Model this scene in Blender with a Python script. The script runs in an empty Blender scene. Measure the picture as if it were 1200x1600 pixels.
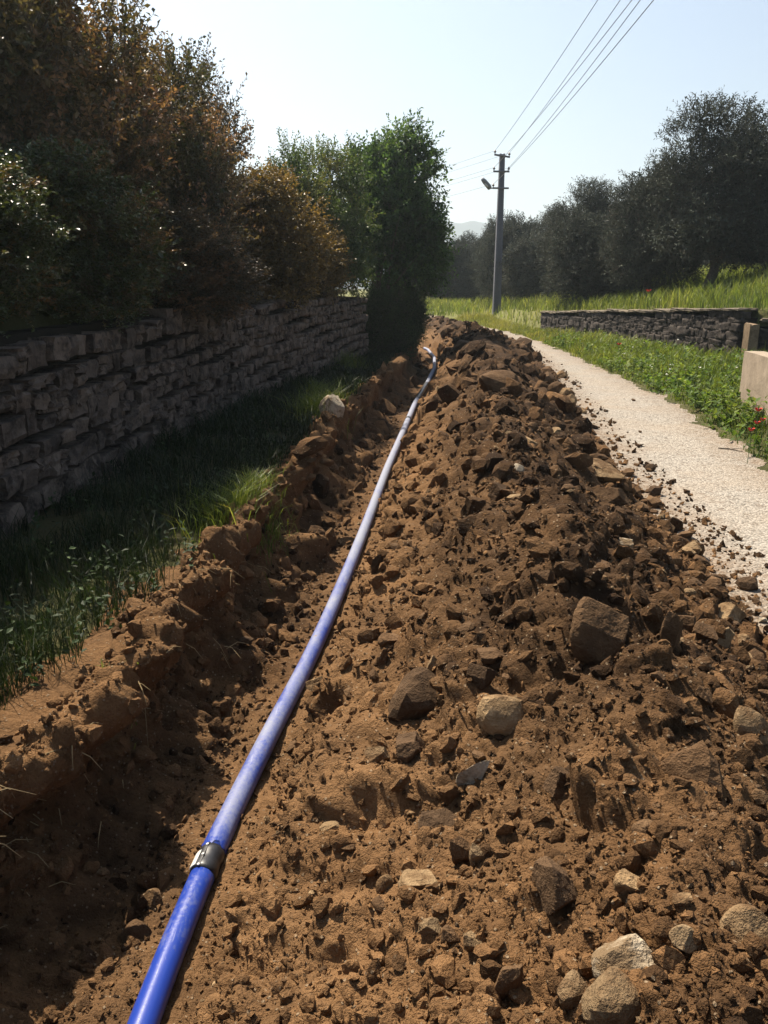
import bpy, math, random
import numpy as np
from mathutils import Vector, Matrix, Quaternion, Euler

C = bpy.context.scene.collection
SC = bpy.context.scene
R = math.radians

# ---------------------------------------------------------------- camera
CAM_H = 1.65
PITCH = 15.7
F = 1246.0                                   # focal length in pixels of the 1200 x 1600 photograph
cam = bpy.data.cameras.new('camera')
cam_o = bpy.data.objects.new('camera', cam); C.objects.link(cam_o)
cam_o.location = (0, 0, CAM_H)
cam_o.rotation_euler = (R(90 - PITCH), 0, 0)
cam.sensor_fit = 'VERTICAL'
cam.angle_y = 2 * math.atan(800 / F)
cam.clip_start = 0.05
cam.clip_end = 9000
SC.camera = cam_o

# ---------------------------------------------------------------- light
SUN_EL, SUN_AZ = 57.0, -35.0                 # azimuth from +Y, negative = to the left
w = bpy.data.worlds.new('World'); SC.world = w; w.use_nodes = True
nt = w.node_tree; nt.nodes.clear()
sky = nt.nodes.new('ShaderNodeTexSky'); sky.sky_type = 'NISHITA'; sky.sun_disc = False
sky.sun_elevation = R(SUN_EL); sky.sun_rotation = R(SUN_AZ)
sky.air_density = 1.0; sky.dust_density = 2.0; sky.ozone_density = 0.6; sky.altitude = 50
bg = nt.nodes.new('ShaderNodeBackground'); bg.inputs['Strength'].default_value = 0.062
wo = nt.nodes.new('ShaderNodeOutputWorld')
nt.links.new(sky.outputs[0], bg.inputs['Color']); nt.links.new(bg.outputs[0], wo.inputs['Surface'])
sl = bpy.data.lights.new('sun', 'SUN'); sl.energy = 5.0; sl.angle = R(0.53); sl.color = (1.0, 0.885, 0.73)
so = bpy.data.objects.new('sun', sl); C.objects.link(so)
sd = Vector((math.sin(R(SUN_AZ)) * math.cos(R(SUN_EL)), math.cos(R(SUN_AZ)) * math.cos(R(SUN_EL)), math.sin(R(SUN_EL))))
so.rotation_euler = sd.to_track_quat('Z', 'Y').to_euler()
SC.view_settings.view_transform = 'Standard'; SC.view_settings.look = 'None'
SC.view_settings.exposure = 1.3; SC.view_settings.gamma = 1.0
SC.cycles.max_bounces = 6; SC.cycles.diffuse_bounces = 3; SC.cycles.transparent_max_bounces = 8
SC.cycles.volume_bounces = 0
SC.cycles.use_denoising = True

# ---------------------------------------------------------------- noise
_pr = np.random.default_rng(7)
PERM = _pr.permutation(256).astype(np.int32); PERM = np.concatenate([PERM, PERM, PERM])
GR = _pr.normal(size=(256, 3)); GR /= np.linalg.norm(GR, axis=1)[:, None]
RP = _pr.random((256, 3)); RV = _pr.random(256)

def _idx(ix, iy, iz):
    return PERM[(PERM[(PERM[ix & 255] + iy) & 255] + iz) & 255]

def perlin(p, s=1.0, off=0.0):
    q = np.asarray(p, float) / s + off
    i = np.floor(q).astype(np.int32); f = q - i
    u = f * f * f * (f * (f * 6 - 15) + 10)
    out = 0
    for dx in (0, 1):
        wx = u[:, 0] if dx else 1 - u[:, 0]
        for dy in (0, 1):
            wy = u[:, 1] if dy else 1 - u[:, 1]
            for dz in (0, 1):
                wz = u[:, 2] if dz else 1 - u[:, 2]
                g = GR[_idx(i[:, 0] + dx, i[:, 1] + dy, i[:, 2] + dz)]
                out = out + wx * wy * wz * ((f[:, 0] - dx) * g[:, 0] + (f[:, 1] - dy) * g[:, 1] + (f[:, 2] - dz) * g[:, 2])
    return out * 1.6

def worley(p, s, off=0.0):
    """nearest-cell distance (cell units) and that cell's random value"""
    q = np.asarray(p, float) / s + off
    i = np.floor(q).astype(np.int32); f = q - i
    best = np.full(len(q), 9.0); val = np.zeros(len(q))
    for dx in (-1, 0, 1):
        for dy in (-1, 0, 1):
            for dz in (-1, 0, 1):
                h = _idx(i[:, 0] + dx, i[:, 1] + dy, i[:, 2] + dz)
                d = np.array((dx, dy, dz)) + RP[h] - f
                d2 = (d * d).sum(1)
                m = d2 < best
                best[m] = d2[m]; val[m] = RV[h[m]]
    return np.sqrt(best), val

def sstep(a, b, x):
    t = np.clip((x - a) / (b - a), 0, 1); return t * t * (3 - 2 * t)

def curve(ys, xs, smooth=.7):
    g = np.arange(-8, 90, 0.1)
    v = np.interp(g, ys, xs)
    k = int(smooth / 0.1) | 1
    ker = np.hanning(k + 2)[1:-1]; ker /= ker.sum()
    v = np.convolve(np.pad(v, k // 2, mode='edge'), ker, mode='valid')
    return lambda y: np.interp(y, g, v)

# ---------------------------------------------------------------- plan of the place (x as a function of y, metres)
XP = curve([-8, 1.9, 2.6, 3.54, 4.05, 4.8, 5.8, 6.74, 9.35, 14.8, 18, 21, 24, 27, 30, 34, 38, 45, 60], [-.80, -.715, -.665, -.545, -.465, -.375, -.275, -.187, .04, .58, .98, 1.31, 1.5, 1.46, 1.05, 0, -1.5, -4.5, -12], 1.1)   # pipe
XC = curve([-8, 3, 5, 8, 12, 20, 26, 30, 35, 40, 45, 60], [.72, .78, .92, 1.15, 1.6, 2.4, 2.6, 2.25, 1.1, -.4, -2.9, -10])                       # crest of the spoil heap
XT = curve([-8, 3.8, 5.0, 7.2, 10.5, 15, 20, 26, 32, 38, 45, 60], [1.84, 1.86, 1.95, 2.15, 2.57, 3.2, 3.72, 4.15, 4.35, 3.2, .4, -7])              # its foot on the road
XR = curve([-8, 5.5, 7.3, 9.5, 12.2, 16, 22, 30, 36, 45, 60], [3.35, 3.42, 3.6, 3.95, 4.35, 4.55, 4.86, 4.95, 4.4, 1.5, -6])                      # far edge of the road
XW = curve([-8, 1, 5, 7.2, 11.6, 15, 19.4, 25, 32, 45, 60], [-2.7, -2.6, -2.45, -2.34, -1.88, -1.3, -.42, -.1, -.3, -8, -16])                     # face of the dry stone wall
XL = curve([14.5, 15.6, 17.2, 20, 24, 30, 38, 60], [14, 11, 7.48, 7.02, 6.5, 5.75, 5.2, 5.0], 0.5)                                                 # low wall on the right
def ZL(y): return np.interp(y, [14, 17.2, 30, 40], [1.0, 1.1, .72, .5])

KU = [-9, -.98, -.82, -.69, -.61, -.56, -.47, -.38, -.29, 0, .10, .185, .23, .265, .36, .62, .86, 1.0, 1.12, 1.45, 1.75, 1.93, 2.03, 2.12, 9]
KZ = [0, .0, .05, .13, .09, -.12, -.30, -.42, -.475, -.48, -.46, -.43, -.36, -.11, .0, .26, .47, .53, .50, .32, .14, .05, .012, 0, 0]

def jit(x, y):
    p = np.stack([x, y, np.zeros_like(x)], 1)
    return .10 * perlin(p, .75) + .05 * perlin(p, .27, 5.2)

def ucoord(x, y, j=0.0):
    xp, xc, xt = XP(y), XC(y), XT(y)
    t = x - xp + j * (1.0 + .8 * sstep(-.25, -.5, x - xp) + .6 * sstep(.1, .3, x - xp) * sstep(.9, .5, x - xp))
    t = np.where(t < 0, t * (1 + .38 * sstep(3.3, 1.7, y)), t)
    u = np.where(t < 0, t, np.where(x < xc, t / (xc - xp), 1 + (x + j * .8 - xc) / (xt - xc)))
    return u

def base(x, y, j=None):
    """height of the land without lumps; u = position across the trench and heap"""
    if j is None: j = jit(x, y)
    u = ucoord(x, y, j)
    z = np.interp(u, KU, KZ)
    p2 = np.stack([x * 0, y, x * 0], 1)
    grow = 1 + .22 * perlin(p2, 2.4, 3.3)
    z = np.where((u > .36), z * grow, z)
    fade = 1 - sstep(40, 46, y)
    z = z * fade
    # strip beside the wall, terrace behind it
    z = z + .10 * sstep(XP(y) - .9, XP(y) - 1.9, x)
    wd = np.where(y > 19.4, .3 + (y - 19.4) * .35, .22)
    ter = sstep(0.0, 1.0, (XW(y) - .18 - x) / wd)
    z = z + ter * (1.32 + .06 * np.clip(-(x - XW(y)), 0, 6)) * (1 - sstep(24, 34, y) * .75)
    # bank right of the road, terrace above the low wall
    d = x - XR(y)
    z = z + sstep(0, 1.3, d) * (.10 + .012 * np.clip(d, 0, 6)) * (1 - sstep(40, 48, y))
    e = x - XL(y)
    low = ZL(y) + .20 * np.clip(e, 0, 5) + .10 * np.clip(e - 5, 0, 30)
    z = np.where(y < 14.5, z + .06 * np.clip(x - 8, 0, 30), z + sstep(.12, .4, e) * np.clip(low - z, 0, 9) * sstep(14.5, 16, y))
    # meadow beyond
    m = sstep(34, 50, y) * np.where(e > .3, 0, 1)
    z = z + m * (.55 + .006 * np.clip(y - 40, 0, 100)) * (1 - sstep(.12, .4, e))
    return z, u

# ---------------------------------------------------------------- mesh helpers
def mesh_np(name, V, Fc, attrs=None, smooth=False):
    V = np.asarray(V, np.float32); Fc = np.asarray(Fc, np.int32)
    me = bpy.data.meshes.new(name)
    k = Fc.shape[1]
    me.vertices.add(len(V)); me.vertices.foreach_set('co', V.ravel())
    me.loops.add(Fc.size); me.loops.foreach_set('vertex_index', Fc.ravel())
    me.polygons.add(len(Fc))
    me.polygons.foreach_set('loop_start', np.arange(0, Fc.size, k, dtype=np.int32))
    me.polygons.foreach_set('loop_total', np.full(len(Fc), k, np.int32))
    me.polygons.foreach_set('use_smooth', np.full(len(Fc), bool(smooth)))
    me.update(calc_edges=True)
    for an, arr in (attrs or {}).items():
        a = me.attributes.new(an, 'FLOAT_COLOR', 'POINT')
        arr = np.asarray(arr, np.float32)
        if arr.ndim == 1: arr = np.stack([arr] * 3, 1)
        if arr.shape[1] == 3: arr = np.concatenate([arr, np.ones((len(arr), 1), np.float32)], 1)
        a.data.foreach_set('color', arr.ravel())
    return me

def link(name, me, mat=None, parent=None):
    o = bpy.data.objects.new(name, me); C.objects.link(o)
    if mat is not None:
        if not me.materials: me.materials.append(mat)
        elif me.materials[0] is not mat:
            o.material_slots[0].link = 'OBJECT'; o.material_slots[0].material = mat
    if parent is not None: o.parent = parent
    return o

def tag(o, label=None, cat=None, group=None, kind=None):
    if label: o['label'] = label
    if cat: o['category'] = cat
    if group: o['group'] = group
    if kind: o['kind'] = kind
    return o

def empty(name, loc, rz=0.0):
    o = bpy.data.objects.new(name, None); C.objects.link(o)
    o.location = loc; o.rotation_euler = (0, 0, rz); o.empty_display_size = .1
    return o

class MB:
    """collects boxes, tubes and spheres, then links them as ONE mesh"""
    def __init__(s): s.v = []; s.f = []
    def add(s, vs, fs):
        n = len(s.v); s.v += [tuple(v) for v in vs]; s.f += [tuple(i + n for i in f) for f in fs]
    def box(s, c, d, rot=None):
        pts = [Vector((x * d[0] / 2, y * d[1] / 2, z * d[2] / 2)) for x in (-1, 1) for y in (-1, 1) for z in (-1, 1)]
        if rot: pts = [rot @ p for p in pts]
        s.add([p + Vector(c) for p in pts], [(0, 1, 3, 2), (4, 6, 7, 5), (0, 4, 5, 1), (2, 3, 7, 6), (0, 2, 6, 4), (1, 5, 7, 3)])
    def tube(s, pts, rad, n=8, cap=True):
        pts = [Vector(p) for p in pts]
        rad = rad if hasattr(rad, '__len__') else [rad] * len(pts)
        vs, fs = [], []
        ref = None
        for i, p in enumerate(pts):
            t = (pts[min(i + 1, len(pts) - 1)] - pts[max(i - 1, 0)]).normalized()
            if ref is None: ref = Vector((0, 0, 1)) if abs(t.z) < .9 else Vector((1, 0, 0))
            a = t.cross(ref).normalized(); b = t.cross(a).normalized(); ref = b * -1 if (b * -1).dot(ref) > 0 else b
            for k in range(n):
                an = 2 * math.pi * k / n
                vs.append(p + (a * math.cos(an) + ref * math.sin(an)) * rad[i])
        for i in range(len(pts) - 1):
            for k in range(n):
                k2 = (k + 1) % n
                fs.append((i * n + k, i * n + k2, (i + 1) * n + k2, (i + 1) * n + k))
        if cap:
            fs.append(tuple(range(n - 1, -1, -1))); fs.append(tuple((len(pts) - 1) * n + k for k in range(n)))
        s.add(vs, fs)
    def mesh(s, name, smooth=False):
        me = bpy.data.meshes.new(name); me.from_pydata(s.v, [], s.f); me.update()
        for p in me.polygons: p.use_smooth = bool(smooth) and len(p.vertices) <= 4
        return me
    def build(s, name, mat, parent=None, smooth=False): return link(name, s.mesh(name, smooth), mat, parent)

# ---------------------------------------------------------------- materials
class NT:
    def __init__(s, name):
        s.m = bpy.data.materials.new(name); s.m.use_nodes = True; s.t = s.m.node_tree; s.t.nodes.clear()
        s.out = s.n('ShaderNodeOutputMaterial')
    def n(s, t, **kw):
        nd = s.t.nodes.new(t)
        for k, v in kw.items(): setattr(nd, k, v)
        return nd
    def l(s, a, b): s.t.links.new(a, b)
    def put(s, sock, v):
        if hasattr(v, 'is_output'): s.l(v, sock)
        elif isinstance(v, tuple) and len(v) == 3 and sock.type == 'RGBA': sock.default_value = (*v, 1)
        else: sock.default_value = v
    def pos(s):
        return s.n('ShaderNodeNewGeometry').outputs['Position']
    def obj(s): return s.n('ShaderNodeTexCoord').outputs['Object']
    def noise(s, vec, scale, detail=3, rough=.55):
        nd = s.n('ShaderNodeTexNoise'); s.l(vec, nd.inputs['Vector'])
        nd.inputs['Scale'].default_value = scale; nd.inputs['Detail'].default_value = detail; nd.inputs['Roughness'].default_value = rough
        return nd.outputs['Fac']
    def vor(s, vec, scale, feature='F1', out='Distance'):
        nd = s.n('ShaderNodeTexVoronoi', feature=feature); s.l(vec, nd.inputs['Vector']); nd.inputs['Scale'].default_value = scale
        return nd.outputs[out]
    def attr(s, name, ch=None):
        nd = s.n('ShaderNodeAttribute', attribute_name=name)
        if ch is None: return nd.outputs['Color']
        sp = s.n('ShaderNodeSeparateColor'); s.l(nd.outputs['Color'], sp.inputs[0]); return sp.outputs[ch]
    def math(s, op, a, b=0.0, clamp=False):
        nd = s.n('ShaderNodeMath', operation=op, use_clamp=clamp); s.put(nd.inputs[0], a); s.put(nd.inputs[1], b); return nd.outputs[0]
    def ramp(s, v, lo, hi, a=0.0, b=1.0):
        nd = s.n('ShaderNodeMapRange', clamp=True); s.put(nd.inputs[0], v)
        for i, q in zip((1, 2, 3, 4), (lo, hi, a, b)): nd.inputs[i].default_value = q
        return nd.outputs[0]
    def mix(s, f, a, b, mode='MIX'):
        nd = s.n('ShaderNodeMix', data_type='RGBA', blend_type=mode); nd.clamp_factor = True
        s.put(nd.inputs[0], f); s.put(nd.inputs[6], a); s.put(nd.inputs[7], b); return nd.outputs[2]
    def rand(s): return s.n('ShaderNodeObjectInfo').outputs['Random']
    def bsdf(s, col, rough=.8, bump=None, bstr=.5, bdist=.01, spec=.3, metal=0.0):
        b = s.n('ShaderNodeBsdfPrincipled'); s.put(b.inputs['Base Color'], col); s.put(b.inputs['Roughness'], rough)
        b.inputs['Specular IOR Level'].default_value = spec; b.inputs['Metallic'].default_value = metal
        if bump is not None:
            bn = s.n('ShaderNodeBump'); bn.inputs['Strength'].default_value = bstr; bn.inputs['Distance'].default_value = bdist
            s.l(bump, bn.inputs['Height']); s.l(bn.outputs[0], b.inputs['Normal'])
        return b
    def end(s, sh): s.l(sh.outputs[0], s.out.inputs['Surface']); return s.m

def soil_material():
    t = NT('turned earth'); p = t.pos()
    dry = t.attr('soil', 0)
    n1 = t.noise(p, 2.2, 4); n2 = t.noise(p, 13, 4, .65); n3 = t.noise(p, 70, 3, .7)
    f = t.math('ADD', dry, t.math('MULTIPLY', t.math('SUBTRACT', n1, .5), 1.3))
    f = t.math('ADD', f, t.math('MULTIPLY', t.math('SUBTRACT', n2, .5), .7), True)
    col = t.mix(f, (.043, .0250, .0132), (.252, .143, .066))
    col = t.mix(t.ramp(n3, .3, .72, .0, .6), col, t.mix(1.0, col, (.55, .5, .45), 'MULTIPLY'))
    red = t.noise(p, .9, 2)
    col = t.mix(t.ramp(red, .5, .75, 0, .5), col, t.mix(1.0, col, (1.06, .97, .86), 'MULTIPLY'))
    v = t.n('ShaderNodeTexVoronoi'); t.l(p, v.inputs['Vector']); v.inputs['Scale'].default_value = 75
    sp = t.n('ShaderNodeSeparateColor'); t.l(v.outputs['Color'], sp.inputs[0])
    speck = t.math('MULTIPLY', t.ramp(sp.outputs[0], .90, .93), t.ramp(v.outputs['Distance'], .42, .3))
    col = t.mix(t.math('MULTIPLY', speck, .75), col, (.30, .225, .145))
    h = t.math('ADD', t.math('MULTIPLY', n3, .7), t.math('MULTIPLY', t.noise(p, 190, 3, .75), .45))
    h = t.math('ADD', h, t.math('MULTIPLY', t.noise(p, 24, 4, .7), 1.2))
    h = t.math('ADD', h, t.math('MULTIPLY', speck, .35))
    return t.end(t.bsdf(col, .95, h, 1.0, .022, .1))

def road_material():
    t = NT('pale chippings'); p = t.pos()
    v = t.n('ShaderNodeTexVoronoi'); t.l(p, v.inputs['Vector']); v.inputs['Scale'].default_value = 58
    sp = t.n('ShaderNodeSeparateColor'); t.l(v.outputs['Color'], sp.inputs[0])
    v2 = t.n('ShaderNodeTexVoronoi'); t.l(p, v2.inputs['Vector']); v2.inputs['Scale'].default_value = 23
    s2 = t.n('ShaderNodeSeparateColor'); t.l(v2.outputs['Color'], s2.inputs[0])
    col = t.mix(sp.outputs[0], (.185, .168, .142), (.335, .305, .262))
    col = t.mix(t.ramp(sp.outputs[1], .86, .9, 0, .8), col, (.10, .085, .07))
    col = t.mix(t.ramp(s2.outputs[0], .93, .95, 0, .6), col, (.15, .12, .095))
    big = t.noise(p, 1.1, 4); 
    col = t.mix(t.ramp(big, .42, .7, 0, .35), col, (.27, .205, .14))
    dirt = t.math('MULTIPLY', t.attr('soil', 0), t.ramp(t.noise(p, 7, 5, .7), .3, .62))
    col = t.mix(dirt, col, (.13, .08, .043))
    h = t.math('SUBTRACT', 1.0, v.outputs['Distance'])
    return t.end(t.bsdf(col, .92, h, .9, .012, .15))

def turf_material():
    t = NT('grassy ground'); p = t.pos()
    n1 = t.noise(p, 1.3, 4); n2 = t.noise(p, 22, 4, .7)
    col = t.mix(n2, (.018, .022, .008), (.06, .058, .022))
    col = t.mix(t.ramp(n1, .45, .7, 0, .6), col, (.075, .06, .03))
    dry = t.attr('soil', 1)
    col = t.mix(dry, col, t.mix(n2, (.09, .095, .03), (.19, .185, .075)))
    return t.end(t.bsdf(col, .95, n2, .6, .03, .1))

def leaf_material(name, ca, cb, cc, trans=.25, rough=.5, spec=.35, tcol=(1.3, 1.25, .6), under=None):
    t = NT(name)
    r = t.attr('rnd', 0); g = t.attr('rnd', 1)
    o = t.math('MULTIPLY', t.math('SUBTRACT', t.rand(), .5), .16)
    r = t.math('ADD', r, o, True)
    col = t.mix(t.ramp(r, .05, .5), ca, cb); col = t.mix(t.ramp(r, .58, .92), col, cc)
    col = t.mix(1.0, col, t.mix(g, (.6, .6, .6), (1.45, 1.4, 1.3)), 'MULTIPLY')
    if under is not None:
        bf = t.n('ShaderNodeNewGeometry').outputs['Backfacing']; col = t.mix(bf, col, under)
    b = t.bsdf(col, rough, spec=spec)
    tr = t.n('ShaderNodeBsdfTranslucent'); t.l(t.mix(1.0, col, tcol, 'MULTIPLY'), tr.inputs['Color'])
    mx = t.n('ShaderNodeMixShader'); mx.inputs[0].default_value = trans
    t.l(b.outputs[0], mx.inputs[1]); t.l(tr.outputs[0], mx.inputs[2])
    return t.end(mx)

def rock_material(name, a, b, dirt=(.13, .075, .036), amount=.5, lich=0.0):
    t = NT(name); p = t.obj()
    loc = t.n('ShaderNodeObjectInfo').outputs['Location']
    ad = t.n('ShaderNodeVectorMath', operation='ADD'); t.l(t.pos(), ad.inputs[0]); t.l(loc, ad.inputs[1]); p = ad.outputs[0]
    n1 = t.noise(p, 9, 5, .65); n2 = t.noise(p, 45, 4, .7)
    col = t.mix(t.ramp(n1, .3, .7), a, b)
    col = t.mix(t.ramp(n2, .35, .7, .45, 0), col, t.mix(1.0, col, (.6, .56, .5), 'MULTIPLY'))
    col = t.mix(1.0, col, t.mix(t.rand(), (.72, .72, .72), (1.2, 1.16, 1.1)), 'MULTIPLY')
    col = t.mix(t.ramp(t.noise(p, 6, 5, .7), .62 - amount * .35, .68 - amount * .2, 0, .9), col, dirt)
    if lich: col = t.mix(t.ramp(t.noise(p, 14, 4, .7), .6, .68, 0, lich), col, (.2, .2, .17))
    h = t.math('ADD', t.math('MULTIPLY', n1, .9), t.math('MULTIPLY', n2, .5)); h = t.math('ADD', h, t.math('MULTIPLY', t.noise(p, 130, 3, .75), .3))
    return t.end(t.bsdf(col, .92, h, .9, .03, .12))

def plain(name, col, rough=.6, spec=.4, var=.25, scale=30, metal=0.0, bump=.15):
    t = NT(name); n = t.noise(t.pos(), scale, 4, .65)
    c = t.mix(t.ramp(n, .3, .7), tuple(q * (1 - var) for q in col), tuple(q * (1 + var) for q in col))
    return t.end(t.bsdf(c, rough, n, bump, .005, spec, metal))

M_SOIL = soil_material(); M_ROAD = road_material(); M_TURF = turf_material()
M_ROCK = {
    'brown': rock_material('earth coated stone', (.105, .062, .033), (.175, .11, .06), dirt=(.08,.046,.023), amount=.55),
    'tan': rock_material('tan stone', (.22, .148, .08), (.34, .245, .142), dirt=(.10,.057,.027), amount=.5),
    'pale': rock_material('pale limestone', (.33, .285, .215), (.46, .40, .31), dirt=(.14,.09,.045), amount=.36),
    'dark': rock_material('dark stone', (.066, .042, .025), (.12, .076, .044), dirt=(.06,.036,.019), amount=.5),
}
M_WALL = rock_material('weathered wall stone', (.11, .088, .075), (.20, .16, .132), dirt=(.035, .028, .024), amount=.4, lich=.2)
M_LOW = rock_material('dark rubble', (.062, .053, .048), (.10, .086, .077), dirt=(.03, .026, .024), amount=.4, lich=.2)
M_CORE = plain('wall core earth', (.02, .016, .012), .95, .1)
M_CAP = rock_material('coping stone', (.15, .13, .102), (.22, .19, .15), dirt=(.09, .075, .055), amount=.3)
M_BARK = plain('grey bark', (.11, .09, .07), .9, .15, .4, 25, bump=.6)
M_CONC = plain('pole concrete', (.12, .122, .14), .85, .2, .12, 12)
M_STEEL = plain('dull steel', (.10, .10, .11), .5, .5, .2)
M_CER = plain('brown ceramic', (.06, .05, .05), .3, .5)
M_WIRE = plain('wire', (.22, .23, .26), .6, .4)

# ---------------------------------------------------------------- the land: one polar sheet, split by what it is
def rings():
    r = [0.06, .3, .55, .75, .88]
    while r[-1] < 8: r.append(r[-1] * 1.0042)
    while r[-1] < 26: r.append(r[-1] * 1.0056)
    g = 1.0056
    while r[-1] < 75:
        g = min(g + .0016, 1.03); r.append(r[-1] * g)
    while r[-1] < 6000: r.append(r[-1] * 1.09)
    return np.array(r)
RR = rings()
TH = np.concatenate([np.linspace(-math.pi, R(-62), 34)[:-1], np.linspace(R(-62), R(-39), 32)[:-1], np.linspace(R(-39), R(37), 440), np.linspace(R(37), R(72), 52)[1:], np.linspace(R(72), math.pi, 34)[1:]])
NR, NTH = len(RR), len(TH)
rg, tg = np.meshgrid(RR, TH, indexing='ij')
GX = (rg * np.sin(tg)).ravel(); GY = (rg * np.cos(tg)).ravel(); GRr = rg.ravel()
J = jit(GX, GY)
GZ, GU = base(GX, GY, J)
soilw = sstep(-.98, -.74, GU) * (1 - sstep(1.95, 2.1, GU)) * (1 - sstep(40, 45, GY)) * (GY > -6)
e = .01
zx, _ = base(GX + e, GY, J); zy, _ = base(GX, GY + e, J)
Nn = np.stack([-(zx - GZ) / e, -(zy - GZ) / e, np.ones_like(GZ)], 1)
Nn[:, :2] = np.clip(Nn[:, :2], -2.5, 2.5)
Nn /= np.linalg.norm(Nn, axis=1)[:, None]
P = np.stack([GX, GY, GZ], 1)
S = np.where((soilw > .01) & (GRr < 46))[0]
ps = P[S]; rs = GRr[S]; sp_ = rs * .0047
def lod(wl): return 1 - sstep(.25, .6, sp_ / wl)
u_s = GU[S]
heap = sstep(.2, .4, u_s)
side = sstep(-.8, -.64, u_s) * (1 - sstep(-.38, -.25, u_s))
d = -.10 * side * np.maximum(perlin(ps * np.array((.6, 1, .5)), .36, 12.6), -.15) + .055 * perlin(ps, .55, 1.7) + .03 * perlin(ps, .28, 9.1) * (1 + side)
d += .03 * (.45 - np.abs(perlin(ps * np.array((1, 1, .8)), .19, 4.4))) * lod(.19) * (.6 + side)
for cs, amp, cover, off in ((.62, .11, .3, 3.9), (.30, .10, .36, 2.2), (.15, .062, .45, 7.7), (.072, .03, .5, 1.3), (.034, .0125, .55, 5.1), (.0175, .006, .5, 8.3)):
    ld = np.maximum(lod(cs), (cs > .2) * (1 - sstep(30, 46, rs)))
    k = np.where(ld > .02)[0]
    warp = np.stack([perlin(ps[k], cs * .7, 11.3), perlin(ps[k], cs * .7, 21.9), perlin(ps[k], cs * .7, 31.1)], 1) * cs * .28
    f1, v = worley(ps[k] + warp, cs, off)
    bump = np.minimum(np.clip(1 - f1 / .55, 0, 1) * 1.7, .55 + .5 * v) * (v < cover) * (.35 + .65 * (v / cover))
    d[k] += amp * bump * ld[k] * (.6 + .4 * heap[k] + .7 * side[k])
for wl, amp in ((.11, .022), (.055, .015), (.027, .010), (.013, .006)):
    k = np.where(lod(wl) > .02)[0]
    d[k] += amp * perlin(ps[k], wl, wl * 100) * lod(wl)[k]
# scrape marks of the digger bucket on the heap side of the trench
k = np.where((u_s > .03) & (u_s < .8))[0]
q = ps[k].copy(); q = np.stack([q[:, 1] + .5 * q[:, 0], q[:, 0] * .12, q[:, 2] * .12], 1)
d[k] += .035 * perlin(q, .16, 6.6) * (1 - np.abs(u_s[k] - .4) / .45).clip(0, 1) * lod(.16)[k]
d += .07 * np.maximum(perlin(ps, .42, 5.5), -.3) * sstep(6, 14, rs) * heap + .05 * perlin(ps, .2, 15.5) * sstep(5, 10, rs) * lod(.2)
d -= .03
d *= .35 + .65 * sstep(.05, .2, np.abs(ps[:, 0] - XP(ps[:, 1])))
P[S] += Nn[S] * (d * soilw[S])[:, None]
# overhanging lip on the left rim
lip = soilw[S] * side
P[S, 0] += lip * (.10 * perlin(ps, .34, 14.2) + .05 * perlin(ps, .12, 3.2) + .03 * perlin(ps, .05, 7.2) * lod(.05)) - .10 * soilw[S] * sstep(-.03, -.12, GZ[S]) * sstep(-.46, -.36, GZ[S]) * (u_s < -.2)
lr = soilw[S] * sstep(.14, .22, u_s) * sstep(.5, .34, u_s)
P[S, 0] += lr * (.07 * perlin(ps, .30, 24.2) + .05 * perlin(ps, .11, 13.2) - .06 * sstep(-.30, -.10, GZ[S]))
# the other ground
o_ = np.where((soilw < .5) & (GRr < 80))[0]
grav = (GU[o_] > 1.9) & (GX[o_] < XR(GY[o_]))
P[o_, 2] += np.where(grav, .01, .05) * perlin(P[o_], .7, 2.5) * (GRr[o_] > 1) + np.where(grav, .004, .02) * perlin(P[o_], .16, 6.5) * (GRr[o_] < 25)
ZG = P[:, 2].reshape(NR, NTH)

def H(x, y):
    x = np.atleast_1d(np.asarray(x, float)); y = np.atleast_1d(np.asarray(y, float))
    r = np.hypot(x, y).clip(RR[0], RR[-1] * .99); th = np.arctan2(x, y)
    i = np.clip(np.searchsorted(RR, r) - 1, 0, NR - 2); j = np.clip(np.searchsorted(TH, th) - 1, 0, NTH - 2)
    a = (r - RR[i]) / (RR[i + 1] - RR[i]); b = (th - TH[j]) / (TH[j + 1] - TH[j])
    return (ZG[i, j] * (1 - a) + ZG[i + 1, j] * a) * (1 - b) + (ZG[i, j + 1] * (1 - a) + ZG[i + 1, j + 1] * a) * b

def ray(px, py):
    p = R(PITCH); u = (px - 600) / F; v = -(py - 800) / F
    return np.array([u, math.cos(p) + v * math.sin(p), -math.sin(p) + v * math.cos(p)])
def at(px, py):
    """the point of the ground seen at a photograph pixel, and its depth"""
    dv = ray(px, py); ts = .6 * 1.006 ** np.arange(900)
    q = dv[None] * ts[:, None]; q[:, 2] += CAM_H
    hit = np.where(q[:, 2] < H(q[:, 0], q[:, 1]))[0]
    i = hit[0] if len(hit) else len(ts) - 1
    return q[i], ts[i]

idx = np.arange(NR * NTH).reshape(NR, NTH)
Q = np.stack([idx[:-1, :-1], idx[:-1, 1:], idx[1:, 1:], idx[1:, :-1]], -1).reshape(-1, 4)[:, ::-1]
fc_u = GU[Q].mean(1); fc_x = GX[Q].mean(1); fc_y = GY[Q].mean(1)
p2 = np.stack([fc_x, fc_y, fc_x * 0], 1)
en = .16 * perlin(p2, .8, 3.0) + .08 * perlin(p2, .22, 4.0)
soil_f = (fc_u > -1.02 + en * .6) & (fc_u < 2.04) & (fc_y < 43) & (fc_y > -6)
trench_f = soil_f & (fc_u < .25)
road_f = ~soil_f & (fc_u >= 2.0) & (fc_x < XR(fc_y) + en) & (fc_y < 46) & (fc_y > -7.5)
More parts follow.
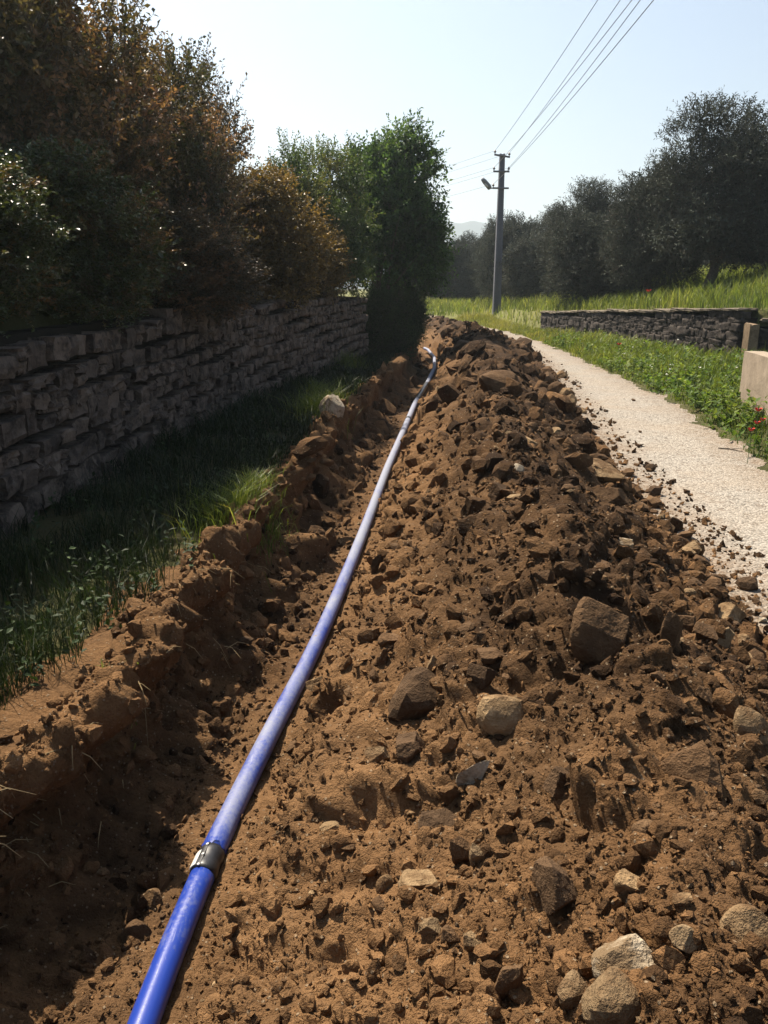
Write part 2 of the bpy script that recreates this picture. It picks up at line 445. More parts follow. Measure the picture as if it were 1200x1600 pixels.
# colour masks: how ochre the earth is (subsoil in the trench and on the rim, dark topsoil on the heap); how far road dirt reaches; how dry the meadow is
och = np.interp(GU, [-1.2, -.85, -.6, -.3, .1, .25, .45, .8, 1.2, 2.0], [.35, .6, .72, .30, .66, .85, .58, .20, .16, .3])
och = och + .28 * (1 - sstep(1.4, 3.2, GRr)) * (GU > .4) - .12 * sstep(6, 14, GRr)
rd = np.where(GU > 1.9, np.clip(1 - (GX - XT(GY)) / .5, 0, 1), 0) * .95
rd = np.maximum(rd, np.clip(1 - (XR(GY) - GX) / .45, 0, 1) * .55)
att = np.stack([np.where(GU < 2.04, och, rd), sstep(8, 40, GY) * (GX > XR(GY)) * .8 + .15 * (GX > XR(GY)), np.zeros_like(och)], 1)

def sub(name, mask, mat, label=None):
    f = Q[mask]; used, inv = np.unique(f.ravel(), return_inverse=True)
    me = mesh_np(name, P[used], inv.reshape(-1, 4), {'soil': att[used]}, True)
    o = link(name, me, mat); o['kind'] = 'structure'
    if label: o['label'] = label
    return o
sub('ground', ~soil_f & ~road_f, M_TURF)
sub('road', road_f, M_ROAD)
sub('trench', trench_f, M_SOIL)
sub('spoil_heap', soil_f & ~trench_f, M_SOIL)

# far hill
def hill(name, cx, cy, wx, wy, h, seed):
    n = 90
    a, b = np.meshgrid(np.linspace(-1, 1, n), np.linspace(-1, 1, n // 2), indexing='ij')
    x = cx + a.ravel() * wx; y = cy + b.ravel() * wy
    q = np.stack([x, y, x * 0], 1)
    z = h * np.exp(-(a.ravel() ** 2) * 3 - (b.ravel() ** 2) * 3.2) + h * .22 * perlin(q, wx * .4, seed) + h * .1 * perlin(q, wx * .13, seed)
    z = z * sstep(1, .6, np.abs(a.ravel())) - 1
    i = np.arange(n * (n // 2)).reshape(n, n // 2)
    f = np.stack([i[:-1, :-1], i[1:, :-1], i[1:, 1:], i[:-1, 1:]], -1).reshape(-1, 4)
    t = plain(name + ' scrub', (.035, .045, .04), .95, .1, .3, .03)
    o = link(name, mesh_np(name, np.stack([x, y, z], 1), f, None, True), t); o['kind'] = 'structure'
hill('hill', 150, 1500, 330, 250, 108, 3.1)
hill('hill', -330, 1750, 420, 260, 120, 9.4)
hill('hill', 620, 1800, 460, 260, 70, 5.7)

# ---------------------------------------------------------------- foliage
def unit(v): return v / np.linalg.norm(v, axis=-1, keepdims=True).clip(1e-9)
def foliage(rng, B, D, L, n, ll, lw, rsel, droop=.0, lat=.8, fold=.25, lenvar=.35, upn=.5):
    """leaves (one folded quad each) set round S curved twigs: returns verts, quads, per-vertex random values"""
    Sn = len(B)
    a = unit(np.cross(D, rng.normal(size=D.shape))); b = np.cross(D, a)
    Vs, Rs = [], []
    for k in range(n):
        tp = (k + .6 + rng.random(Sn) * .5) / n
        ph = k * 2.4 + rng.random(Sn) * 1.5
        o = B + D * (L * tp)[:, None]; o[:, 2] -= droop * L * tp ** 2
        la = a * np.cos(ph)[:, None] + b * np.sin(ph)[:, None]
        ax = unit(D * (1.1 - lat * .6) + la * lat + rng.normal(size=D.shape) * .25 + np.array((0, 0, -droop * .5)))
        nn = rng.normal(size=D.shape) * (1 - upn) + np.array((0, 0, upn * 1.6))
        sd_ = unit(np.cross(ax, nn)); nu = np.cross(sd_, ax)
        l = ll * (1 - lenvar + 2 * lenvar * rng.random(Sn)); w_ = lw * l / ll
        l = l[:, None]; w_ = w_[:, None]
        mid = o + ax * l * .5
        Vs.append(np.stack([o, mid + sd_ * w_ * .5 + nu * w_ * fold, o + ax * l, mid - sd_ * w_ * .5 + nu * w_ * fold], 1))
        rr = np.stack([np.clip(rsel + rng.normal(size=Sn) * .08, 0, 1), rng.random(Sn), tp], 1)
        Rs.append(np.repeat(rr[:, None], 4, 1))
    V = np.concatenate(Vs).reshape(-1, 3); A = np.concatenate(Rs).reshape(-1, 3)
    return V, np.arange(len(V)).reshape(-1, 4), A

def crown_mesh(name, seed, blobs, ns, L, n, ll, lw, up=.4, droop=0.0, shell=.55, gap=.0, gaps=.5, inner=.2, **kw):
    rng = np.random.default_rng(seed)
    bl = np.array(blobs, float)                  # x y z rx ry rz
    wgt = (bl[:, 3] * bl[:, 4] * bl[:, 5]) ** (2 / 3); wgt /= wgt.sum()
    k = rng.choice(len(bl), ns, p=wgt)
    dv = unit(rng.normal(size=(ns, 3)) + np.array((0, 0, .18)))
    rad = shell + (1 - shell) * rng.random(ns) ** .6
    B = bl[k, :3] + dv * bl[k, 3:] * rad[:, None]
    keep = perlin(B, gaps, seed * 1.7) > gap - .25
    # not inside another blob's heart
    for q in bl:
        ins = (((B - q[:3]) / (q[3:] * .5)) ** 2).sum(1) < 1
        keep &= ~ins | (rng.random(ns) < .12)
    B, dv = B[keep], dv[keep]
    D = unit(dv * .8 + np.array((0, 0, up)) + rng.normal(size=B.shape) * .35)
    Ls = L * (.6 + .8 * rng.random(len(B)))
    rsel = np.clip(.5 + .55 * perlin(B, .55, seed * 3.1) + rng.normal(size=len(B)) * .16, 0, 1)
    V, Fq, A = foliage(rng, B, D, Ls, n, ll, lw, rsel, droop, **kw)
    # the shaded inner leaves, larger and fewer
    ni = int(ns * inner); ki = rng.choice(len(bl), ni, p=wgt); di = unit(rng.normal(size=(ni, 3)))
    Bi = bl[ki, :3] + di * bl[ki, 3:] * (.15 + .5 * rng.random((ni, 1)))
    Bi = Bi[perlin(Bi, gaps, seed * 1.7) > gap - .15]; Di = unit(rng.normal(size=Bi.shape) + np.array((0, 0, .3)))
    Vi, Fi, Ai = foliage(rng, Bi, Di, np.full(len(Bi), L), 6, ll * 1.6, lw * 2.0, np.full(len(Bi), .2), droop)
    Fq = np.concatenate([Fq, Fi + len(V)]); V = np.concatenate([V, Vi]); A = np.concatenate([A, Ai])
    # twigs: one sliver each
    sdv = unit(np.cross(D, np.array((.3, .5, .8)))) * .0035
    base_ = B - D * .12; tip = B + D * Ls[:, None]; tip[:, 2] -= droop * Ls
    tv = np.stack([base_ - sdv, base_ + sdv, tip + sdv * .4, tip - sdv * .4], 1).reshape(-1, 3)
    nl = len(V)
    me = mesh_np(name, np.concatenate([V, tv]), np.concatenate([Fq, np.arange(len(tv)).reshape(-1, 4) + nl]),
                 {'rnd': np.concatenate([A, np.tile((.5, .1, 0), (len(tv), 1))])})
    me.polygons.foreach_set('material_index', np.concatenate([np.zeros(len(Fq), np.int32), np.ones(len(tv) // 4, np.int32)]))
    return me

def blobs_for(seed, rx, ry, z0, z1, n, top=.45):
    """many small clumps on the skin of the crown, a few large ones inside"""
    rg_ = random.Random(seed); out = []
    for i in range(int(n * 1.7)):
        h = (i + .5) / (n * 1.7); z = z0 + (z1 - z0) * (.06 + .9 * h)
        prof = math.sin(math.pi * min(1, .2 + h * .72)) ** .6
        a = i * 2.4 + rg_.uniform(-.5, .5); rr = (.55 + .3 * rg_.random()) * prof
        s = (.22 + .17 * rg_.random()) * (1.1 - top * h)
        out.append((rr * rx * math.cos(a), rr * ry * math.sin(a), z, s * rx, s * ry, s * (rx + ry) * .5 * rg_.uniform(.8, 1.25)))
    for k in (.25, .5, .72): out.append((0, 0, z0 + (z1 - z0) * k, rx * .5, ry * .5, (z1 - z0) * .22))
    return out

def limbs(seed, h, r0, n, spread, lean=0.0):
    """a tapered trunk that forks into crooked limbs"""
    rg_ = random.Random(seed); m = MB()
    fork = h * (.22 + .1 * rg_.random())
    def crook(p, d, L, ra, rb, k=5):
        pts, rad = [Vector(p)], [ra]
        for i in range(k):
            d = (d + Vector((rg_.uniform(-.22, .22), rg_.uniform(-.22, .22), rg_.uniform(-.05, .18)))).normalized()
            pts.append(pts[-1] + d * L / k); rad.append(ra + (rb - ra) * (i + 1) / k)
        m.tube(pts, rad, 7); return pts
    t = crook((0, 0, -.15), Vector((lean, 0, 1)).normalized(), fork + .15, r0 * 1.2, r0 * .8, 4)
    for i in range(n):
        a = 6.283 * i / n + rg_.uniform(-.4, .4)
        l = crook(t[-1] - Vector((0, 0, .03)), Vector((math.cos(a) * spread, math.sin(a) * spread, 1)).normalized(), h * .55, r0 * .55, r0 * .15, 6)
        for j in (2, 4):
            a2 = a + rg_.uniform(-1.2, 1.2)
            crook(l[j], Vector((math.cos(a2), math.sin(a2), .7)).normalized(), h * .3, r0 * .22, r0 * .05, 4)
    return m.mesh('trunk', True)

# leaf colours
M_RUST = leaf_material('rusty shrub leaf', (.045, .054, .027), (.125, .092, .056), (.28, .16, .105), .27, .5, .3)
M_GLOSS = leaf_material('glossy shrub leaf', (.026, .042, .016), (.062, .082, .028), (.18, .10, .042), .18, .36, .45)
M_OCHRE = leaf_material('ochre shrub leaf', (.045, .044, .017), (.135, .095, .038), (.23, .155, .056), .26, .5, .3)
M_PURPLE = leaf_material('dusky shrub leaf', (.036, .038, .026), (.085, .066, .046), (.2, .115, .07), .24, .5, .3)
M_PALE = leaf_material('pale green shrub leaf', (.036, .062, .026), (.07, .11, .042), (.13, .135, .052), .36, .5, .3)
M_ASH = leaf_material('fresh green leaf', (.026, .05, .022), (.046, .092, .034), (.085, .145, .05), .38, .45, .3)
M_HOLLY = leaf_material('dark bush and shaded weed leaf', (.014, .028, .011), (.03, .052, .018), (.05, .08, .026), .2, .6, .15)
M_OLIVE = leaf_material('olive leaf', (.022, .031, .024), (.045, .058, .046), (.11, .125, .10), .12, .7, .12, (1.1, 1.1, .8), (.06, .063, .055))

SHR = [crown_mesh('shrub crown a', 11, blobs_for(1, 1.25, 1.15, .25, 3.0, 18), 5700, .26, 15, .047, .029, up=.5, gap=-.12, shell=.55),
       crown_mesh('shrub crown b', 12, blobs_for(2, 1.2, 1.2, .2, 2.3, 16), 5100, .24, 15, .046, .030, up=.3, gap=-.15, shell=.55),
       crown_mesh('shrub crown c', 13, blobs_for(5, 1.15, 1.1, .15, 2.6, 17), 5300, .30, 15, .044, .024, up=.65, gap=-.1, shell=.5)]
OLV = [crown_mesh('olive crown a', 21, blobs_for(7, 2.1, 2.0, 1.1, 5.6, 26, .3), 6900, .50, 12, .11, .034, up=.45, droop=.1, gap=-.01, gaps=.9, shell=.5),
       crown_mesh('olive crown b', 22, blobs_for(8, 2.3, 2.2, .4, 3.9, 22, .25), 6200, .38, 11, .12, .038, up=.25, droop=.1, gap=-.12, gaps=.9, shell=.55),
       crown_mesh('olive crown c', 23, blobs_for(9, 2.0, 2.0, .7, 4.7, 22, .35), 6000, .42, 11, .12, .036, up=.35, droop=.12, gap=-.1, gaps=.9, shell=.5)]
ASH = crown_mesh('green tree crown', 31, blobs_for(13, 1.42, 1.4, 1.9, 5.3, 24, .2), 5000, .46, 14, .10, .052, up=.45, gap=.03, gaps=.7, shell=.45)
for m_ in SHR + OLV + [ASH]:
    m_.materials.append(M_RUST); m_.materials.append(M_BARK)
TRUNK = {'shrub': [limbs(41, 2.0, .05, 5, .55), limbs(42, 1.8, .045, 6, .6)], 'olive': [limbs(43, 4.6, .17, 4, .6), limbs(44, 3.6, .2, 4, .75, .15)], 'ash': [limbs(45, 4.6, .11, 4, .35)]}

def tree(name, label, cat, group, loc, mesh, mat, trunk, sc, rz):
    t = empty(name, loc, rz); tag(t, label, cat, group)
    t.scale = sc if hasattr(sc, '__len__') else (sc,) * 3
    link('trunk', trunk, M_BARK, t)
    link('crown', mesh, mat, t)
    return t

def spot(px, depth, dz=0.0):
    """a point on the land below photograph column px at a given depth"""
    x = depth * (px - 600) / F; return (x, depth, float(H(x, depth)[0]) + dz)

def shrub(label, x, y, k, mat, sc, rz, dz=-.15, tk=0):
    z = float(H(x, y)[0])
    return tree('shrub', label, 'shrub', 'shrubs growing above the dry stone wall', (x, y, z + dz), SHR[k], mat, TRUNK['shrub'][tk], sc, rz)

shrub('tall rust brown shrub at the near end of the wall, highest of the shrubs', -3.75, 8.3, 0, M_RUST, (1.2, 1.2, 1.18), .3)
shrub('dark glossy green shrub spilling forward over the wall top', -3.0, 7.3, 1, M_GLOSS, (.85, .85, .62), 1.1)
shrub('small green shrub with red shoots at the nearest stretch of wall', -3.25, 5.9, 1, M_GLOSS, (.75, .75, .55), 2.7)
shrub('tall dark shrub with upright sprigs behind the glossy green one', -3.25, 10.2, 2, M_RUST, (1.15, 1.15, 1.2), 3.9)
shrub('dusky purple brown shrub with a spiky top in the middle of the row', -3.02, 12.2, 2, M_PURPLE, (1.05, 1.05, 1.24), 5.0)
shrub('low shadowed shrub leaning over the middle of the wall', -2.5, 9.4, 1, M_PURPLE, (.8, .9, .5), 4.4)
shrub('round ochre brown shrub near the far end of the wall', -2.25, 13.6, 1, M_OCHRE, (1.15, 1.1, .88), .9)
shrub('ochre shrub drooping over the wall just short of its end', -1.75, 16.3, 1, M_OCHRE, (.9, .95, .66), 2.2)
shrub('pale green upright shrub showing above the ochre ones', -1.45, 17.9, 2, M_PALE, (1.2, 1.15, 1.22), 1.9)
shrub('broad rusty shrub filling the gap behind the tall dark one', -4.6, 11.2, 0, M_RUST, (1.3, 1.3, 1.1), 2.0)
shrub('brown shrub rising behind the dusky spiky one', -3.6, 14.6, 0, M_PURPLE, (1.1, 1.1, 1.0), 4.1)
shrub('shaded shrub overhanging the wall beside the camera', -3.35, 4.2, 1, M_GLOSS, (.75, .8, .62), 5.2)
tree('green_tree', 'fresh green leafy tree leaning over the far end of the trench', 'tree', None, (.12, 21.6, float(H(.12, 21.6)[0]) - .2), ASH, M_ASH, TRUNK['ash'][0], (1.0, 1.0, .98), .6)
def low(label, x, y, k, mat, sc, rz):
    return tree('shrub', label, 'shrub', 'shrubs at the foot of the green tree', (x, y, float(H(x, y)[0]) - .1), SHR[k], mat, TRUNK['shrub'][1], sc, rz)
low('dark green shrub under the green tree at the wall end', -.05, 20.3, 2, M_HOLLY, (.75, .7, .64), .4)
low('deep green bush between the green tree and the trench rim', .25, 22.4, 1, M_HOLLY, (.72, .75, .8), 2.4)
low('farthest dark bush beside the trench where it bends', .3, 25.5, 2, M_HOLLY, (.85, .9, .75), 3.3)

ol = [  # px column, depth, mesh, scale, rotation, label
    (1085, 25, 0, (.95, .95, .87), .4, 'tallest olive tree above the low wall with an open ragged top'),
    (1215, 24, 2, (1.0, 1.0, .86), 2.1, 'olive tree to the right of the tallest one, cut by the frame'),
    (1000, 27, 2, (.8, .8, .84), 4.2, 'slim olive tree against the left side of the tallest one'),
    (905, 33, 0, (.88, .88, .73), 1.3, 'dense olive tree with a double rounded top next to the slim one'),
    (915, 30, 1, (.78, .78, .74), 5.1, 'low round bushy olive in front of the dense double topped one'),
    (840, 40, 2, (1.0, 1.0, .68), 3.0, 'olive tree rising just right of the utility pole'),
    (800, 46, 1, (1.0, 1.0, 1.0), .2, 'olive tree standing behind the utility pole'),
    (775, 52, 2, (.8, .8, 1.02), 2.5, 'small topped olive tree left of the utility pole'),
    (735, 58, 1, (1.0, 1.0, 1.03), 4.0, 'rounded olive tree second left of the utility pole'),
    (700, 56, 1, (.9, .9, .92), 1.0, 'rounded grey olive tree below the far hill'),
    (662, 60, 1, (1.0, 1.0, 1.02), 5.6, 'olive tree nearest the green tree at the far meadow edge'),
    (872, 45, 0, (.95, .95, .74), 2.9, 'olive tree peeping between two nearer olives past the pole'),
    (1150, 33, 2, (.9, .9, .85), 3.6, 'olive tree behind the tallest one, seen through its gaps'),
    (965, 40, 1, (.9, .9, .95), 1.7, 'broad olive tree in the second row behind the dense one'),
]
for px, dep, k, sc, rz, lab in ol:
    x, y, z = spot(px, dep)
    tree('olive_tree', lab, 'olive tree', 'olive trees beyond the road', (x, y, z - .1), OLV[k], M_OLIVE, TRUNK['olive'][k % 2], sc, rz)
# the grove goes on behind: too far and dense to tell one tree from the next
rng = np.random.default_rng(77)
pts = []
for i in range(34):
    px = 610 + 600 * rng.random(); dep = 62 + 30 * rng.random(); pts.append((dep * (px - 600) / F, dep))
VB, FB, AB = [], [], []; nb = 0
for x, y in pts:
    S_ = 260; dv = unit(rng.normal(size=(S_, 3)) + np.array((0, 0, .3)))
    s = .8 + .4 * rng.random()
    B = np.array((x, y, float(H(x, y)[0]) + 1.9 * s)) + dv * np.array((2.3, 2.3, 1.9)) * s * (.7 + .3 * rng.random((S_, 1))) * (1 + .35 * perlin(dv * 2.0 + x, 1.0)[:, None])
    V, Fq, A = foliage(rng, B, unit(dv + rng.normal(size=dv.shape) * .4), np.full(S_, .6), 4, .36, .19, np.clip(.5 + .3 * rng.normal(size=S_), 0, 1))
    VB.append(V); FB.append(Fq + nb); AB.append(A); nb += len(V)
me = mesh_np('olive grove', np.concatenate(VB), np.concatenate(FB), {'rnd': np.concatenate(AB)})
tag(link('olive_grove', me, M_OLIVE), 'far part of the dark olive grove behind the single trees', 'grove', kind='stuff')

# ---------------------------------------------------------------- dry stone wall
def block_mesh(seed, n=4, rough=.10, rnd=.5):
    rg_ = np.random.default_rng(seed); vs = {}; V = []; Fq = []
    def vid(p):
        if p not in vs: vs[p] = len(V); V.append(p)
        return vs[p]
    g = range(n)
    for ax in range(3):
        for s in (0, n):
            for i in g:
                for j in g:
                    c = []
                    for (a, b) in ((i, j), (i + 1, j), (i + 1, j + 1), (i, j + 1)):
                        p = [0, 0, 0]; p[ax] = s; p[(ax + 1) % 3] = a; p[(ax + 2) % 3] = b; c.append(vid(tuple(p)))
                    Fq.append(c if s else c[::-1])
    v = np.array(V, float) / n * 2 - 1
    # pull the corners in: between a box and a pillow
    sph = v / np.maximum(np.linalg.norm(v, axis=1), .01)[:, None] * 1.12
    m = (np.abs(v) > .7).sum(1)
    v = v * (1 - rnd * np.where(m > 1, .45, .1)[:, None]) + sph * (rnd * np.where(m > 1, .45, .1)[:, None])
    v += np.stack([perlin(v, .9, seed * 2.3), perlin(v, .9, seed * 4.1 + 9), perlin(v, .9, seed * 1.9 + 3)], 1) * rough * 1.5
    v += rg_.normal(size=v.shape) * rough * .22
    return mesh_np('stone', v * .5, Fq, None, False), v * .5, np.array(Fq)
BLK = [block_mesh(60 + i, 4, .10 + .05 * (i % 3), .10 + .09 * (i % 4)) for i in range(14)]
for b in BLK: b[0].materials.append(M_WALL)

def dry_wall():
    t = empty('dry_stone_wall', (-2.4, 6, 0)); tag(t, 'long dry stone wall of rough grey brown blocks under the shrubs', 'wall')
    rg_ = random.Random(5)
    org = Vector(t.location)
    ys = np.arange(0.5, 19.41, .02); xs = XW(ys); arc = np.concatenate([[0], np.cumsum(np.hypot(np.diff(xs), np.diff(ys)))])
    m = MB()
    # core behind the stones
    for y0 in np.arange(.5, 19.3, .5):
        y1 = min(y0 + .5, 19.36); x0, x1 = float(XW(y0)), float(XW(y1))
        ang = math.atan2(x1 - x0, y1 - y0)
        m.box(Vector(((x0 + x1) / 2 - .32, (y0 + y1) / 2, .62 + .004 * y0)) - org, (.36, math.hypot(x1 - x0, y1 - y0) + .02, 1.36 + .008 * y0), Matrix.Rotation(-ang, 3, 'Z'))
    m.build('wall_core', M_CORE, t)
    stones = []
    z = -.06; row = 0
    while z < 1.56:
        h = rg_.uniform(.12, .215); s = -rg_.random() * .3
        while s < arc[-1]:
            L = rg_.choice((rg_.uniform(.12, .2), rg_.uniform(.18, .28), rg_.uniform(.24, .38)))
            sm = s + L / 2
            if 0 < sm < arc[-1]:
                y = float(np.interp(sm, arc, ys)); x = float(XW(y)); ang = math.atan2(float(XW(y + .05)) - float(XW(y - .05)), .1)
                wob = .04 * math.sin(sm * .9 + row) + .03 * math.sin(sm * 2.3 + row * 2)
                hh = h * rg_.uniform(.82, 1.08)
                parts = [(z + h / 2 + wob, hh)]
                if L < .28 and h > .15 and rg_.random() < .45: parts = [(z + h * .27 + wob, h * .5), (z + h * .77 + wob, h * .5)]
                for zz, h2 in parts:
                    if zz > 1.27 + .010 * y + .05 * math.sin(sm * 1.7): continue
                    stones.append((x - .13 + rg_.uniform(-.032, .022), y, zz, -ang, L * rg_.uniform(.80, .93), .34, h2 * rg_.uniform(.86, .96), rg_.uniform(-.09, .09)))
            s += L
        z += h; row += 1
    stones.sort(key=lambda q: abs(q[1] - 4.0) if q[1] > 4.0 else 50 - q[1])
    ex = []
    for i, (x, y, zz, a, L, D, h, tl) in enumerate(stones):
        b = BLK[rg_.randrange(len(BLK))]
        mat = Matrix.LocRotScale(Vector((x, y, zz)) - org, Euler((tl, rg_.uniform(-.06, .06), a)), Vector((D, L, h)))
        if i < 300:
            o = bpy.data.objects.new('stone', b[0]); C.objects.link(o); o.parent = t; o.matrix_local = mat
        else: ex.append((np.array(mat), b))
    V, Fq, n = [], [], 0
    for mt, b in ex:
        v = b[1] @ mt[:3, :3].T + mt[:3, 3]; V.append(v); Fq.append(b[2] + n); n += len(v)
    o = link('far_stones', mesh_np('far stones', np.concatenate(V), np.concatenate(Fq), None, True), M_WALL, t); o['kind'] = 'stuff'
dry_wall()

# ---------------------------------------------------------------- low walls, pier and block on the right
def low_wall(name, label, pts, tops, foot, seed, stuffmat=M_LOW, cap=True):
    t = empty(name, (pts[0][0], pts[0][1], foot)); tag(t, label, 'wall'); org = Vector(t.location); rg_ = random.Random(seed)
    m = MB(); V, Fq, n = [], [], 0; caps = []
    for k in range(len(pts) - 1):
        a, b = Vector((*pts[k], 0)), Vector((*pts[k + 1], 0)); L = (b - a).length; dr = (b - a) / L
        nrm = Vector((-dr.y, dr.x, 0))
        if nrm.dot(Vector((-1, -.4, 0))) < 0: nrm = -nrm
        ang = math.atan2(dr.y, dr.x); rot = Matrix.Rotation(ang, 3, 'Z')
        zt = (tops[k] + tops[k + 1]) / 2
        m.box((a + b) / 2 - nrm * .24 + Vector((0, 0, (zt + foot) / 2 - .1)) - org, (L + .02, .3, zt - foot - .05), rot)
        z = foot - .1
        while z < max(tops[k], tops[k + 1]) - .06:
            h = rg_.uniform(.09, .2); s = 0
            while s < L - .05:
                l = min(rg_.choice((rg_.uniform(.12, .25), rg_.uniform(.2, .5))), L - s); c = a + dr * (s + l / 2)
                ztop = tops[k] + (tops[k + 1] - tops[k]) * (s + l / 2) / L
                if z + h < ztop:
                    bl = BLK[rg_.randrange(len(BLK))]
                    mt = np.array(Matrix.LocRotScale(c - nrm * (.1 + rg_.uniform(-.012, .02)) + Vector((0, 0, z + h / 2)) - org, Euler((rg_.uniform(-.08, .08), rg_.uniform(-.12, .12), ang)), Vector((l * 1.12, .24, h * rg_.uniform(1.0, 1.25)))))
                    v = bl[1] @ mt[:3, :3].T + mt[:3, 3]; V.append(v); Fq.append(bl[2] + n); n += len(v)
                s += l
            z += h
        s = 0
        while s < L - .1 and cap:
            l = min(rg_.uniform(.5, .95), L - s); c = a + dr * (s + l / 2); ztop = tops[k] + (tops[k + 1] - tops[k]) * (s + l / 2) / L
            o = bpy.data.objects.new('coping_stone', CAPM); C.objects.link(o); o.parent = t
            o.matrix_local = Matrix.LocRotScale(c - nrm * .17 + Vector((0, 0, ztop + rg_.uniform(-.02, .02))) - org, Euler((rg_.uniform(-.04, .04), rg_.uniform(-.03, .03), ang)), Vector((l * .99, .46, rg_.uniform(.045, .075))))
            s += l
    m.build('wall_core', M_CORE, t)
    o = link('rubble_face', mesh_np('rubble face', np.concatenate(V), np.concatenate(Fq), None, True), stuffmat, t); o['kind'] = 'stuff'
    return t
CAPM = block_mesh(91, 4, .10, .3)[0]; CAPM.materials.append(M_CAP)
wp = [(7.48, 17.2), (7.02, 20), (6.5, 24), (5.75, 30)]
low_wall('retaining_wall', 'dark rubble retaining wall with a pale coping beside the road', wp, [1.22, 1.12, 1.0, .78], .1, 3)
low_wall('retaining_wall', 'lower dark wall running on past the squared pier', [(7.85, 17.05), (10.4, 15.9), (13.2, 14.9)], [1.0, 1.0, 1.0], .1, 8)
pm = block_mesh(95, 6, .05, .2)[0]
o = link('stone_pier', pm, rock_material('pier stone', (.19, .14, .095), (.26, .2, .14), dirt=(.14, .1, .065), amount=.3))
o.location = (7.62, 16.95, .42); o.scale = (.2, .3, 1.05); tag(o, 'squared brown stone pier at the end of the dark retaining wall', 'pier')
bm_ = block_mesh(97, 8, .02, .12)[0]
t = NT('cast concrete'); n_ = t.noise(t.pos(), 4, 5, .7); n2_ = t.noise(t.pos(), 40, 4, .7)
c_ = t.mix(t.ramp(n_, .35, .7), (.21, .17, .125), (.33, .27, .205)); c_ = t.mix(t.ramp(n2_, .55, .7, 0, .4), c_, (.16, .13, .1))
o = link('concrete_block', bm_, t.end(t.bsdf(c_, .9, n2_, .5, .01, .15)))
o.location = (4.78, 9.55, .40); o.scale = (.5, 2.1, .92); o.rotation_euler = (0, 0, -.17)
tag(o, 'weathered beige concrete block standing in the weeds beside the road', 'concrete block')

# ---------------------------------------------------------------- utility pole and wires
PX, PY = 5.47, 40.0
pz = float(H(PX, PY)[0])
ptop = 7.62
pole = empty('utility_pole', (PX, PY, pz), R(4)); tag(pole, 'tall grey concrete utility pole with three crossarms and a lamp', 'utility pole')
m = MB()
def rectube(m, z0, z1, a0, b0, a1, b1):
    vs = [(x * a0 / 2, y * b0 / 2, z0) for x, y in ((-1, -1), (1, -1), (1, 1), (-1, 1))] + [(x * a1 / 2, y * b1 / 2, z1) for x, y in ((-1, -1), (1, -1), (1, 1), (-1, 1))]
    m.add(vs, [(3, 2, 1, 0), (4, 5, 6, 7), (0, 1, 5, 4), (1, 2, 6, 5), (2, 3, 7, 6), (3, 0, 4, 7)])
hh = ptop - pz
for sx in (-1, 1):       # two flanges and a recessed web, as cast poles have
    vs = []
    for z, wd, dp in ((-.4, .38, .30), (hh, .23, .2)):
        fl = wd * .27; cx = sx * (wd / 2 - fl / 2)
        vs += [(cx + x * fl / 2, y * dp / 2, z) for x, y in ((-1, -1), (1, -1), (1, 1), (-1, 1))]
    m.add(vs, [(3, 2, 1, 0), (4, 5, 6, 7), (0, 1, 5, 4), (1, 2, 6, 5), (2, 3, 7, 6), (3, 0, 4, 7)])
rectube(m, -.4, hh - .02, .2, .2, .12, .13)
m.build('pole_shaft', M_CONC, pole)
arms = [(hh - .11, -.40, .33, -.05), (hh - .78, -.42, .33, 0), (hh - 1.5, -.43, .33, 0)]
wires = []
for i, (z, x0, x1, tilt) in enumerate(arms):
    m = MB(); m.tube([(x0, -.16, z - tilt), (x1, -.16, z + tilt)], .045, 6)
    arm = m.build('crossarm', M_STEEL, pole)
    for x in ((x0 + .03, x1 - .03) if i < 2 else (x0 + .03,)):
        zz = z - tilt * (x / x0 if x < 0 else -x / x1)
        m = MB(); m.tube([(x, -.16, zz), (x, -.16, zz + .08), (x, -.16, zz + .09), (x, -.16, zz + .14), (x, -.16, zz + .15), (x, -.16, zz + .20)], [.018, .018, .055, .06, .04, .03], 8)
        m.build('insulator', M_CER, arm, True); wires.append((x, zz + .17))
m = MB(); z = hh - 1.5
m.tube([(-.43, -.16, z), (-.52, -.2, z - .02), (-.62, -.3, z + .03)], .028, 6)
lamp = m.build('lamp_arm', M_STEEL, pole)
m = MB(); m.tube([(-.58, -.26, z - .03), (-.64, -.3, z + .05), (-.88, -.5, z + .24), (-1.0, -.6, z + .33), (-1.02, -.62, z + .345)], [.10, .12, .115, .08, .03], 10)
m.build('street_lamp', plain('lamp housing', (.18, .19, .21), .5, .4), lamp, True)
m = MB(); m.tube([(-.72, -.40, z + .035), (-.78, -.45, z + .075), (-.88, -.54, z + .16)], [.05, .075, .05], 8); m.build('lamp_glass', plain('lamp glass', (.5, .5, .5), .2, .5), lamp, True)
